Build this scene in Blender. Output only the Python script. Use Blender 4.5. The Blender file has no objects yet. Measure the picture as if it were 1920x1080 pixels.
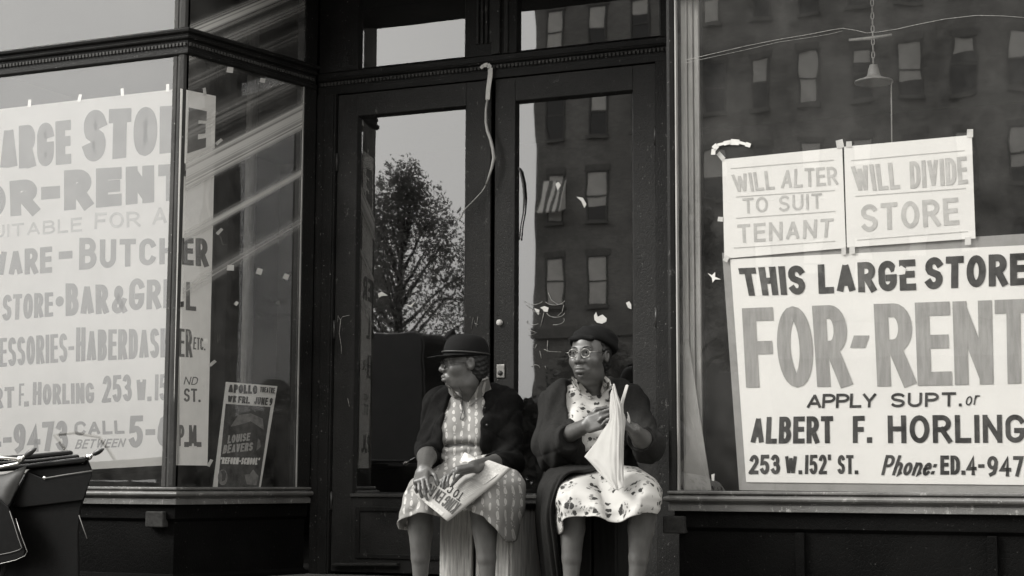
import bpy, bmesh, math, random
import numpy as np
from mathutils import Vector, Matrix
random.seed(7); rng = np.random.default_rng(7)
R_ = math.radians
SC = bpy.context.scene
COL = SC.collection

# ------------------------------------------------------------------ camera
FPX, YAW, PIT, ROL = 3134.0, R_(24.075), R_(6.543), R_(-0.2593)
CAM = np.array([3.72, -7.1, 0.62])
_f = np.array([-math.sin(YAW)*math.cos(PIT), math.cos(YAW)*math.cos(PIT), math.sin(PIT)])
_r = np.array([math.cos(YAW), math.sin(YAW), 0.0]); _d = np.cross(_f, _r)
_c, _s = math.cos(ROL), math.sin(ROL)
CM = np.array([_c*_r + _s*_d, -_s*_r + _c*_d, _f])          # rows: right, down, forward
cd = bpy.data.cameras.new('camera'); cam = bpy.data.objects.new('camera', cd); COL.objects.link(cam)
cd.sensor_width = 36; cd.lens = FPX/1920*36; cd.clip_start = .1; cd.clip_end = 600
m4 = Matrix.Identity(4)
for i in range(3):
    m4[i][0] = CM[0][i]; m4[i][1] = -CM[1][i]; m4[i][2] = -CM[2][i]; m4[i][3] = CAM[i]
cam.matrix_world = m4
SC.camera = cam
def P(px, py, Y):
    """point of the plane y = Y that a photo pixel looks at"""
    v = CM.T @ np.array([(px-960)/FPX, (py-540)/FPX, 1.0])
    return CAM + v*((Y-CAM[1])/v[1])
def PL(px, py, o, n):
    """point of the plane through o with normal n"""
    v = CM.T @ np.array([(px-960)/FPX, (py-540)/FPX, 1.0])
    return CAM + v*(np.dot(np.array(o)-CAM, n)/np.dot(v, n))

# ------------------------------------------------------------------ daylight
SUN_EL, SUN_AZ = R_(34), R_(-124)          # high, in front of the shop and to its left, through thin cloud
sdir = Vector((math.sin(SUN_AZ)*math.cos(SUN_EL), math.cos(SUN_AZ)*math.cos(SUN_EL), math.sin(SUN_EL)))
W = bpy.data.worlds.new("World"); SC.world = W; W.use_nodes = True
nt = W.node_tree; nt.nodes.clear()
sky = nt.nodes.new('ShaderNodeTexSky'); sky.sky_type = 'NISHITA'; sky.sun_disc = False
sky.sun_elevation = SUN_EL; sky.sun_rotation = SUN_AZ % (2*math.pi); sky.dust_density = 6; sky.air_density = 2; sky.ozone_density = 1
bw = nt.nodes.new('ShaderNodeRGBToBW'); nt.links.new(sky.outputs[0], bw.inputs[0])
tc = nt.nodes.new('ShaderNodeTexCoord'); nz = nt.nodes.new('ShaderNodeTexNoise'); nz.inputs['Scale'].default_value = 2.2; nz.inputs['Detail'].default_value = 5
nt.links.new(tc.outputs['Generated'], nz.inputs['Vector'])
mr = nt.nodes.new('ShaderNodeMapRange'); mr.inputs[1].default_value = .3; mr.inputs[2].default_value = .7; mr.inputs[3].default_value = .86; mr.inputs[4].default_value = 1.08
nt.links.new(nz.outputs['Fac'], mr.inputs[0])
# thin even cloud: flatten the clear-sky gradient
pw = nt.nodes.new('ShaderNodeMath'); pw.operation = 'POWER'; pw.inputs[1].default_value = .25; nt.links.new(bw.outputs[0], pw.inputs[0])
ml = nt.nodes.new('ShaderNodeMath'); ml.operation = 'MULTIPLY'; nt.links.new(pw.outputs[0], ml.inputs[0]); nt.links.new(mr.outputs[0], ml.inputs[1])
ml2 = nt.nodes.new('ShaderNodeMath'); ml2.operation = 'MULTIPLY'; ml2.inputs[1].default_value = 7.5; nt.links.new(ml.outputs[0], ml2.inputs[0])
tint = nt.nodes.new('ShaderNodeVectorMath'); tint.operation = 'SCALE'; tint.inputs[0].default_value = (1.0, .985, .955); nt.links.new(ml2.outputs[0], tint.inputs['Scale'])
bg = nt.nodes.new('ShaderNodeBackground'); bg.inputs['Strength'].default_value = .15; nt.links.new(tint.outputs[0], bg.inputs['Color'])
wo = nt.nodes.new('ShaderNodeOutputWorld'); nt.links.new(bg.outputs[0], wo.inputs['Surface'])
sd = bpy.data.lights.new('sun', 'SUN'); sd.energy = 2.6; sd.angle = R_(20); sd.color = (1, .985, .95)
so = bpy.data.objects.new('sun', sd); COL.objects.link(so); so.location = (0, -20, 30)
so.rotation_euler = sdir.to_track_quat('Z', 'Y').to_euler()
SC.view_settings.view_transform = 'Standard'; SC.view_settings.look = 'None'; SC.view_settings.gamma = 1
SC.view_settings.use_curve_mapping = False
SC.view_settings.exposure = 0.42
SC.render.engine = 'CYCLES'
SC.cycles.max_bounces = 10; SC.cycles.transparent_max_bounces = 24; SC.cycles.caustics_reflective = False; SC.cycles.caustics_refractive = False
SC.cycles.use_denoising = True

# ------------------------------------------------------------------ materials (a sepia-toned black-and-white place)
def tone(v): return (min(v*1.02, 1), v, v*.955, 1)
class N:
    """tiny node helper"""
    def __init__(s, name):
        s.m = bpy.data.materials.new(name); s.m.use_nodes = True; s.t = s.m.node_tree; s.t.nodes.clear()
        s.out = s.n('ShaderNodeOutputMaterial'); s.tc = s.n('ShaderNodeTexCoord')
    def n(s, typ, **kw):
        x = s.t.nodes.new(typ)
        for k, v in kw.items(): setattr(x, k, v)
        return x
    def l(s, a, b): s.t.links.new(a, b)
    def noise(s, scale, detail=4, rough=.6, stretch=None, dist=0):
        x = s.n('ShaderNodeTexNoise'); x.inputs['Scale'].default_value = scale; x.inputs['Detail'].default_value = detail
        x.inputs['Roughness'].default_value = rough; x.inputs['Distortion'].default_value = dist
        s.l(s.vec(stretch), x.inputs['Vector']); return x.outputs['Fac']
    def vec(s, stretch=None, rot=None):
        if not stretch and not rot: return s.tc.outputs['Object']
        mp = s.n('ShaderNodeMapping')
        if stretch: mp.inputs['Scale'].default_value = stretch
        if rot: mp.inputs['Rotation'].default_value = rot
        s.l(s.tc.outputs['Object'], mp.inputs['Vector']); return mp.outputs[0]
    def ramp(s, fac, stops):
        x = s.n('ShaderNodeValToRGB'); e = x.color_ramp.elements
        while len(e) < len(stops): e.new(.5)
        for q, (p, v) in zip(e, stops): q.position = p; q.color = tone(v)
        s.l(fac, x.inputs[0]); return x.outputs[0]
    def mix(s, fac, a, b, typ='MIX'):
        x = s.n('ShaderNodeMix', data_type='RGBA', blend_type=typ)
        for src, i in ((fac, 0), (a, 6), (b, 7)):
            if hasattr(src, 'links'): s.l(src, x.inputs[i])
            elif i == 0: x.inputs[0].default_value = src
            else: x.inputs[i].default_value = tone(src)
        return x.outputs[2]
    def math(s, op, a, b=None):
        x = s.n('ShaderNodeMath', operation=op)
        for i, q in enumerate((a, b)):
            if q is None: continue
            if hasattr(q, 'links'): s.l(q, x.inputs[i])
            else: x.inputs[i].default_value = q
        return x.outputs[0]
    def bsdf(s, col, rough=.6, spec=.5, bump=None, strength=.3, dist=.002, metal=0, **kw):
        b = s.n('ShaderNodeBsdfPrincipled')
        if hasattr(col, 'links'): s.l(col, b.inputs['Base Color'])
        else: b.inputs['Base Color'].default_value = tone(col)
        if hasattr(rough, 'links'): s.l(rough, b.inputs['Roughness'])
        else: b.inputs['Roughness'].default_value = rough
        b.inputs['Specular IOR Level'].default_value = spec; b.inputs['Metallic'].default_value = metal
        for k, v in kw.items(): b.inputs[k].default_value = v
        if bump is not None:
            bp = s.n('ShaderNodeBump'); bp.inputs['Strength'].default_value = strength; bp.inputs['Distance'].default_value = dist
            s.l(bump, bp.inputs['Height']); s.l(bp.outputs[0], b.inputs['Normal'])
        s.l(b.outputs[0], s.out.inputs[0]); return b

def plain(name, v, rough=.7, spec=.4, var=.25, scale=14, bump=.2, dist=.002, stretch=None, metal=0, **kw):
    q = N(name); f = q.noise(scale, 6, .65, stretch)
    c = q.ramp(f, [(.3, v*(1-var)), (.7, v*(1+var))])
    q.bsdf(c, rough, spec, q.noise(scale*5, 5, .7, stretch), bump, dist, metal, **kw); return q.m

def old_paint(name, v, chip=.12, rough=.42, amount=.62, spec=.13):
    """thick dark paint, alligatored and nicked to the grey primer"""
    q = N(name)
    big = q.noise(3.5, 5, .6); fine = q.noise(38, 8, .75)
    c = q.ramp(big, [(.3, v*.7), (.7, v*1.45)])
    nick = q.ramp(q.noise(21, 9, .8, (1, 1, .6)), [(amount, 0), (amount+.03, 1)])
    c = q.mix(nick, c, chip)
    scr = q.ramp(q.noise(16, 8, .75, (3.2, 3.2, .22)), [(.66, 0), (.70, .5)])
    c = q.mix(scr, c, chip*.55)
    spk = q.ramp(q.noise(85, 2, .5), [(.72, 0), (.75, 1)]); c = q.mix(spk, c, min(chip*2.4, .4))
    vo = q.n('ShaderNodeTexVoronoi', feature='DISTANCE_TO_EDGE'); vo.inputs['Scale'].default_value = 70; q.l(q.vec((1, 1, .7)), vo.inputs['Vector'])
    h = q.math('ADD', q.math('MULTIPLY', q.math('MINIMUM', vo.outputs[0], .12), 2.2), fine)
    rr = q.n('ShaderNodeMapRange'); rr.inputs[3].default_value = rough-.1; rr.inputs[4].default_value = rough+.25; q.l(big, rr.inputs[0])
    q.bsdf(c, rr.outputs[0], spec, h, .9, .0026); return q.m

M = {}
M['paint'] = old_paint('old_dark_paint', .013, .08)
M['paint_door'] = old_paint('door_paint', .020, .11, .4, .60, .16)
M['paint_black'] = old_paint('bulkhead_paint', .004, .02, .5, .66, .05)
M['sill'] = old_paint('worn_sill_paint', .11, .30, .34, .58, .5)
M['block'] = plain('scuffed_block', .03, .8, .2, .5, 40, .5)
M['post'] = old_paint('post_paint', .035, .12)
M['bead'] = old_paint('bead_paint', .05, .16, .5, .62)
M['steel'] = plain('dull_metal', .30, .38, .5, .3, 30, metal=1)
M['chrome'] = plain('bright_metal', .62, .22, .5, .1, 20, .05, metal=1)
M['steel_bright'] = plain('spectacle_metal', .38, .3, .5, .1, 20, .02, metal=1)
M['iron'] = plain('dark_iron', .03, .4, .5, .3, 20, metal=0)
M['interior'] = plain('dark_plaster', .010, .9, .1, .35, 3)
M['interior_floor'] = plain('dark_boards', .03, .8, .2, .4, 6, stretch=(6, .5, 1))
M['raw_wood'] = plain('pale_wood', .28, .8, .2, .3, 9, .4, .002, (9, 9, .7))
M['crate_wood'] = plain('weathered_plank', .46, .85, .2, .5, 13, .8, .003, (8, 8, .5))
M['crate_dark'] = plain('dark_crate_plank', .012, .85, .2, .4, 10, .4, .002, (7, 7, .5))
M['inner_sash'] = plain('pale_inner_sash', .34, .7, .3, .3, 9, .2, .002, (5, 5, .4))

M['paper'] = plain('poster_paper', .80, .85, .2, .06, 2.6, .35, .004)
M['paper_side'] = plain('poster_side_lightened', .88, .85, .2, .05, 4, .3, .004)  # same sheet as the front, lightened in colour for the light it lacks
M['paper_grey'] = plain('grey_backing_paper', .30, .85, .2, .12, 12, .2)
M['tape'] = plain('paper_tape', .62, .85, .2, .1, 30, .4, .003)
M['ink_dark'] = plain('dark_sign_paint', .040, .8, .2, .7, 26, .1)
M['ink_left_pale'] = plain('pale_poster_paint', .20, .8, .2, .2, 20, .1)
M['ink_side'] = plain('poster_side_paint_lightened', .15, .8, .2, .35, 8, .1)  # front lettering paint, lightened in colour on the dim folded side
M['ink_grey'] = plain('faded_sign_paint', .32, .8, .2, .20, 18, .1, stretch=(3, 3, .35))
M['ink_pale'] = plain('pale_sign_paint', .50, .8, .2, .16, 26, .1)
M['ink_left'] = plain('poster_sign_paint', .07, .8, .2, .35, 8, .1)
M['rule'] = plain('pencil_rule', .52, .8, .2, .1, 26, .1)
M['chalk'] = plain('chalk', .32, .95, .1, .5, 90, .1)
M['skin'] = plain('brown_skin', .082, .40, .6, .18, 34, .45, .0016)
M['skin_hand'] = M['skin']
M['lips'] = plain('lip_skin', .088, .45, .5, .1, 40, .1, .001)
M['eyewhite'] = plain('eye_white', .20, .25, .5, .05, 30, 0)
M['iris'] = plain('dark_iris', .008, .2, .5, .05, 30, 0)
M['brow'] = plain('eyebrow_hair', .022, .8, .2, .2, 60, .3)
M['stocking'] = plain('stocking', .085, .5, .4, .20, 26, .4, .0016, (1, 1, .45))
M['hair'] = plain('black_hair', .010, .55, .4, .4, 60, .5, .003)
M['felt'] = plain('black_felt', .0035, .9, .25, .25, 60, .3, .002)
M['ribbon'] = plain('hat_ribbon', .03, .5, .4, .2, 60, .2)
M['knit'] = plain('dark_knit', .007, .95, .15, .5, 60, 1.0, .005, (1, 1, .5))
M['coat'] = plain('grey_coat_cloth', .018, .9, .15, .25, 80, .5, .003)
M['shoe'] = plain('black_leather', .012, .35, .5, .2, 20, .2)
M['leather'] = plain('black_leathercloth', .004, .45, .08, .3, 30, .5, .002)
M['leather_lit'] = plain('lit_leathercloth', .045, .6, .4, .3, 14, .4, .003)  # black leathercloth again, made paler: the light on the fold is in its colour
M['piping'] = plain('pale_piping', .16, .6, .3, .2, 30, .1)
M['enamel'] = plain('enamel_shade', .36, .35, .5, .2, 20, .05)
M['brass'] = plain('dull_chain', .45, .4, .5, .2, 40, .05)
M['news'] = plain('newsprint', .36, .9, .1, .05, 9, .15)
M['news_grey'] = plain('newsprint_columns', .42, .9, .1, .25, 120, .05)
M['card_dark'] = plain('card_print', .05, .6, .3, .6, 26, .05)
M['card_mid'] = plain('card_print_mid', .20, .6, .3, .4, 30, .05)
M['concrete'] = plain('pavement_concrete', .15, .9, .2, .2, 4, .4, .003)
M['asphalt'] = plain('asphalt', .05, .9, .25, .3, 6, .5, .004)
M['kerb'] = plain('kerb_stone', .25, .9, .2, .2, 8, .4, .004)
M['stone'] = plain('pale_stone', .13, .85, .2, .2, 5, .3, .005)
M['bark'] = plain('bark', .06, .9, .2, .4, 12, .8, .02, (3, 3, .5))
def leafmat(name, v):
    q = N(name); c = q.ramp(q.noise(2, 4), [(.3, v*.6), (.7, v*1.4)]); b = q.bsdf(c, .6, .3); t = q.n('ShaderNodeBsdfTranslucent'); q.l(c, t.inputs[0])
    m = q.n('ShaderNodeMixShader'); m.inputs[0].default_value = .45; q.l(b.outputs[0], m.inputs[1]); q.l(t.outputs[0], m.inputs[2]); q.l(m.outputs[0], q.out.inputs[0]); return q.m
M['leaf'] = leafmat('leaf', .17)
M['hedge'] = plain('hedge_leaf', .04, .7, .3, .4, 2, .1)
M['shade'] = plain('window_blind', .55, .8, .2, .15, 2, .05)
M['dark_glass'] = plain('dark_window_glass', .02, .08, .5, .3, 2, 0)
M['sash'] = plain('painted_sash', .09, .7, .3, .2, 5, .1)
M['car'] = plain('black_enamel', .01, .18, .5, .1, 3, 0)
M['rubber'] = plain('rubber', .006, .8, .2, .2, 20, .2)

def thin_paper(name, v):
    q = N(name); c = q.ramp(q.noise(5, 6), [(.3, v*.94), (.7, v*1.06)]); b = q.bsdf(c, .85, .2, q.noise(25, 5), .2, .002)
    t = q.n('ShaderNodeBsdfTranslucent'); q.l(c, t.inputs[0]); m = q.n('ShaderNodeMixShader'); m.inputs[0].default_value = .35
    q.l(b.outputs[0], m.inputs[1]); q.l(t.outputs[0], m.inputs[2]); q.l(m.outputs[0], q.out.inputs[0]); return q.m
M['paper_left'] = thin_paper('thin_poster_paper', .48)

def brick(name, v1, v2, mortar, scale=1.0):
    q = N(name); b = q.n('ShaderNodeTexBrick'); b.inputs['Scale'].default_value = scale
    mp = q.n('ShaderNodeMapping'); mp.inputs['Rotation'].default_value = (R_(-90), 0, 0); q.l(q.tc.outputs['Object'], mp.inputs[0]); q.l(mp.outputs[0], b.inputs['Vector'])
    b.inputs['Color1'].default_value = tone(v1); b.inputs['Color2'].default_value = tone(v2); b.inputs['Mortar'].default_value = tone(mortar)
    b.inputs['Brick Width'].default_value = .21; b.inputs['Row Height'].default_value = .075; b.inputs['Mortar Size'].default_value = .008
    c = q.mix(q.ramp(q.noise(.5, 8, .75), [(.35, 0), (.65, 1)]), b.outputs[0], v1*.45, 'MIX'); q.bsdf(c, .85, .2, q.noise(30, 5), .3, .004); return q.m
M['brick'] = brick('dark_brick', .27, .19, .27)
M['brick_pale'] = brick('pale_brick', .2, .16, .2)

def awning():
    q = N('striped_canvas'); w = q.n('ShaderNodeTexWave', wave_type='BANDS', bands_direction='X'); w.inputs['Scale'].default_value = 1.1
    q.l(q.tc.outputs['Object'], w.inputs['Vector']); q.bsdf(q.ramp(w.outputs['Fac'], [(.45, .75), (.55, .14)]), .8, .2); return q.m
M['awning'] = awning()

def floral():
    """white cloth with clumps of grey and dark flowers and leaves"""
    q = N('floral_print_cloth')
    def clump(scale, lo, hi, rnd=.9, seed=0):
        v = q.n('ShaderNodeTexVoronoi', feature='F1'); v.inputs['Scale'].default_value = scale; v.inputs['Randomness'].default_value = rnd
        mp = q.n('ShaderNodeMapping'); mp.inputs['Location'].default_value = (seed, seed*.7, seed*1.3); q.l(q.tc.outputs['Object'], mp.inputs[0])
        wb = q.n('ShaderNodeTexNoise'); wb.inputs['Scale'].default_value = 42; wb.inputs['Detail'].default_value = 3; q.l(mp.outputs[0], wb.inputs['Vector'])
        ad = q.n('ShaderNodeVectorMath', operation='MULTIPLY_ADD'); q.l(wb.outputs['Color'], ad.inputs[0]); ad.inputs[1].default_value = (.028,)*3; q.l(mp.outputs[0], ad.inputs[2])
        q.l(ad.outputs[0], v.inputs['Vector'])
        return q.ramp(v.outputs['Distance'], [(lo, 1), (hi, 0)]), v
    zone, _ = clump(12.5, .46, .52, .8)
    petals, _ = clump(46, .30, .40, 1, 3.1)
    dark, _ = clump(27, .30, .35, 1, 7.7)
    flower = q.mix(petals, .40, .15)
    c = q.mix(zone, .46, flower)
    dz = q.math('MULTIPLY', dark, clump(12.5, .56, .60, .8)[0])
    c = q.mix(dz, c, .035)
    q.bsdf(c, .85, .2, q.noise(220, 3), .25, .001); return q.m
M['floral'] = floral()

def leafprint():
    """grey dress cloth printed with columns of pale oval leaves and dots"""
    q = N('leaf_print_cloth')
    sep = q.n('ShaderNodeSeparateXYZ'); q.l(q.vec(None, (0, 0, R_(-24))), sep.inputs[0])
    u = q.math('ADD', q.math('MULTIPLY', sep.outputs[0], 29.0), q.math('MULTIPLY', q.noise(7, 2), 1.3))
    vv = q.math('ADD', sep.outputs[2], q.math('MULTIPLY', sep.outputs[1], .55))
    col = q.math('FLOOR', u); fu = q.math('SUBTRACT', q.math('FRACT', u), .5)
    fv = q.math('SUBTRACT', q.math('FRACT', q.math('ADD', q.math('MULTIPLY', vv, 19.0), q.math('MULTIPLY', col, .5))), .5)
    e = q.math('SQRT', q.math('ADD', q.math('POWER', q.math('MULTIPLY', fu, 4.2), 2), q.math('POWER', q.math('MULTIPLY', fv, 2.4), 2)))
    oval = q.ramp(e, [(.62, 1), (.8, 0)])
    rim = q.ramp(e, [(.36, 1), (.5, 0)])
    dot = q.n('ShaderNodeTexVoronoi'); dot.inputs['Scale'].default_value = 95; q.l(q.tc.outputs['Object'], dot.inputs['Vector'])
    stem = q.ramp(q.math('ABSOLUTE', fu), [(.16, 1), (.22, 0)])
    dots = q.math('MULTIPLY', q.ramp(dot.outputs['Distance'], [(.28, 1), (.36, 0)]), stem)
    c = q.mix(dots, .20, .48); c = q.mix(oval, c, .52); c = q.mix(rim, c, .42)
    c = q.mix(q.math('MULTIPLY', q.noise(5, 3), .3), c, .3)
    q.bsdf(c, .85, .2, q.noise(200, 3), .25, .001); return q.m
M['leafprint'] = leafprint()

def glass(name, refl=.145, film=.02, wave=.02, streak=None, tintv=.985):
    """old window glass: clear with a mirror share that grows towards grazing, faint dirt film, gentle waves"""
    q = N(name)
    lw = q.n('ShaderNodeLayerWeight'); lw.inputs[0].default_value = .5
    fac = q.math('ADD', q.math('MULTIPLY', q.math('POWER', lw.outputs['Facing'], 5), 1-refl), refl)
    tr = q.n('ShaderNodeBsdfTransparent'); tr.inputs[0].default_value = (tintv, tintv, tintv, 1)
    gl = q.n('ShaderNodeBsdfGlossy'); gl.inputs['Roughness'].default_value = .012; gl.inputs['Color'].default_value = (1, 1, 1, 1)
    bp = q.n('ShaderNodeBump'); bp.inputs['Strength'].default_value = wave; bp.inputs['Distance'].default_value = .02
    q.l(q.noise(3.2, 2, .4, (1, 1, .8)), bp.inputs['Height']); q.l(bp.outputs[0], gl.inputs['Normal'])
    mx = q.n('ShaderNodeMixShader'); q.l(fac, mx.inputs[0]); q.l(tr.outputs[0], mx.inputs[1]); q.l(gl.outputs[0], mx.inputs[2])
    df = q.n('ShaderNodeBsdfDiffuse'); df.inputs[0].default_value = tone(.6)
    f = q.math('MULTIPLY', q.ramp(q.noise(2.6, 8, .7), [(.32, .05), (.72, 1.9)]), film)
    if streak:                                   # glare streaks painted across the pane as pale bands: (height at y=0, width, strength), slope
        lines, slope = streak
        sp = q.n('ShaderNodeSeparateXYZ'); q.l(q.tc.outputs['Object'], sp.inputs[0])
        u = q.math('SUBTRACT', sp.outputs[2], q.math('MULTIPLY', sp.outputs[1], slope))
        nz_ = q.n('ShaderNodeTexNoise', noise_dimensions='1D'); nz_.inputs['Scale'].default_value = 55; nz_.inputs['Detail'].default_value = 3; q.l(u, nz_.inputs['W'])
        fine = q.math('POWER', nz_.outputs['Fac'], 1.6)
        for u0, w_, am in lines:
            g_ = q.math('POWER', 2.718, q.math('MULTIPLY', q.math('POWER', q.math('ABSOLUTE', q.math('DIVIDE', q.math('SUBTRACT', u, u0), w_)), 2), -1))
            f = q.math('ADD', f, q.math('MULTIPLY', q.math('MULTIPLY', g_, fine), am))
    m2 = q.n('ShaderNodeMixShader'); q.l(f, m2.inputs[0]); q.l(mx.outputs[0], m2.inputs[1]); q.l(df.outputs[0], m2.inputs[2])
    q.l(m2.outputs[0], q.out.inputs[0]); return q.m
M['glass'] = glass('window_glass', .145, .042, .03)
M['glass_left'] = glass('left_window_glass', .128, .05, .03)
M['glass_door'] = glass('door_glass', .17, .006, .018)
M['lens'] = glass('spectacle_lens', .12, .0, 0, None, .97)

# ------------------------------------------------------------------ objects
def link(name, verts, faces, mat=None, parent=None, smooth=False, mats=None, midx=None):
    me = bpy.data.meshes.new(name); me.from_pydata([tuple(map(float, v)) for v in verts], [], [tuple(int(i) for i in f) for f in faces]); me.update()
    o = bpy.data.objects.new(name, me); COL.objects.link(o)
    for mm in (mats or ([mat] if mat else [])): me.materials.append(M[mm] if isinstance(mm, str) else mm)
    if midx is not None: me.polygons.foreach_set('material_index', np.asarray(midx, dtype=np.int32))
    if smooth: me.polygons.foreach_set('use_smooth', np.ones(len(me.polygons), dtype=bool))
    if parent:
        o.parent = parent
        if parent.parent is None: o.matrix_parent_inverse = Matrix.Translation(-parent.location)
    return o
def tag(o, label=None, cat=None, group=None, kind=None):
    if label: o['label'] = label
    if cat: o['category'] = cat
    if group: o['group'] = group
    if kind: o['kind'] = kind
    return o
def empty(name, loc, label=None, cat=None, group=None):
    o = bpy.data.objects.new(name, None); COL.objects.link(o); o.location = Vector(loc); o.empty_display_size = .1
    return tag(o, label, cat, group)
class MB:
    def __init__(s): s.v = []; s.f = []
    def add(s, vs, fs):
        b = len(s.v); s.v += [tuple(map(float, q)) for q in vs]; s.f += [tuple(i+b for i in f) for f in fs]; return s
    def box(s, lo, hi):
        x0, y0, z0 = lo; x1, y1, z1 = hi
        return s.add([(x0,y0,z0),(x1,y0,z0),(x1,y1,z0),(x0,y1,z0),(x0,y0,z1),(x1,y0,z1),(x1,y1,z1),(x0,y1,z1)],
                     [(0,3,2,1),(4,5,6,7),(0,1,5,4),(1,2,6,5),(2,3,7,6),(3,0,4,7)])
    def hexa(s, b, t):
        return s.add(list(b)+list(t), [(0,3,2,1),(4,5,6,7),(0,1,5,4),(1,2,6,5),(2,3,7,6),(3,0,4,7)])
    def tube(s, pts, r, n=8, closed=False):
        pts = [np.array(p, float) for p in pts]; k = len(pts); rr = r if hasattr(r, '__len__') else [r]*k
        vs = []; prev = None
        for i, p in enumerate(pts):
            a = pts[(i-1) % k] if (closed or i > 0) else p; b = pts[(i+1) % k] if (closed or i < k-1) else p
            t = b-a; t = t/(np.linalg.norm(t)+1e-12)
            if prev is None: u = np.cross(t, (0, 0, 1.)) if abs(t[2]) < .9 else np.cross(t, (0, 1., 0))
            else: u = prev - t*np.dot(prev, t)
            u /= np.linalg.norm(u); w = np.cross(t, u); prev = u
            for j in range(n):
                q = 2*math.pi*j/n; vs.append(p + rr[i]*(u*math.cos(q)+w*math.sin(q)))
        fs = []
        for i in range(k if closed else k-1):
            for j in range(n):
                a0 = i*n+j; a1 = i*n+(j+1) % n; b0 = ((i+1) % k)*n+j; b1 = ((i+1) % k)*n+(j+1) % n
                fs.append((a0, a1, b1, b0))
        if not closed: fs += [tuple(range(n-1, -1, -1)), tuple(range((k-1)*n, k*n))]
        return s.add(vs, fs)
    def lathe(s, prof, c, n=32, axis=(0, 0, 1)):
        """prof: (radius, height) pairs"""
        ax = np.array(axis, float); ax /= np.linalg.norm(ax); u = np.cross(ax, (0, 1., 0)) if abs(ax[1]) < .9 else np.cross(ax, (1., 0, 0)); u /= np.linalg.norm(u); w = np.cross(ax, u)
        vs = []; fs = []
        for r, h in prof:
            for j in range(n):
                q = 2*math.pi*j/n; vs.append(np.array(c)+ax*h+max(r, 1e-4)*(u*math.cos(q)+w*math.sin(q)))
        for i in range(len(prof)-1):
            for j in range(n): fs.append((i*n+j, i*n+(j+1) % n, (i+1)*n+(j+1) % n, (i+1)*n+j))
        return s.add(vs, fs)
    def sweep(s, prof, path, side=1):
        """closed profile of (outward offset, z) swept along a mitred path in plan; outward is to the right of travel * side"""
        path = [np.array(p, float) for p in path]; k = len(path); n = len(prof); vs = []
        for i, p in enumerate(path):
            d1 = path[i]-path[i-1] if i > 0 else path[1]-path[0]; d2 = path[i+1]-path[i] if i < k-1 else d1
            n1 = np.array([d1[1], -d1[0]])/np.linalg.norm(d1)*side; n2 = np.array([d2[1], -d2[0]])/np.linalg.norm(d2)*side
            mtr = (n1+n2)/(1+np.dot(n1, n2))
            for o, z in prof: vs.append((p[0]+mtr[0]*o, p[1]+mtr[1]*o, z))
        fs = [(i*n+j, i*n+(j+1) % n, (i+1)*n+(j+1) % n, (i+1)*n+j) for i in range(k-1) for j in range(n)]
        fs += [tuple(range(n-1, -1, -1)), tuple(range((k-1)*n, k*n))]
        return s.add(vs, fs)
    def build(s, name, mat, parent=None, smooth=False, bevel=0, **kw):
        o = link(name, s.v, s.f, mat, parent, smooth, **kw)
        bm = bmesh.new(); bm.from_mesh(o.data); bmesh.ops.recalc_face_normals(bm, faces=bm.faces); bm.to_mesh(o.data); bm.free()
        if bevel:
            b = o.modifiers.new('bevel', 'BEVEL'); b.width = bevel; b.segments = 2; b.limit_method = 'ANGLE'; b.angle_limit = R_(35)
        return o
def slab(name, poly, n, th, mat, parent=None, bevel=0):
    """flat polygon given by its front points, pushed back by th along n"""
    poly = [np.array(p, float) for p in poly]; n = np.array(n, float); k = len(poly)
    v = poly + [p+n*th for p in poly]
    f = [tuple(range(k)), tuple(range(2*k-1, k-1, -1))] + [(i, i+k, (i+1) % k+k, (i+1) % k) for i in range(k)]
    m = MB(); m.add(v, f); return m.build(name, mat, parent, bevel=bevel)
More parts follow.
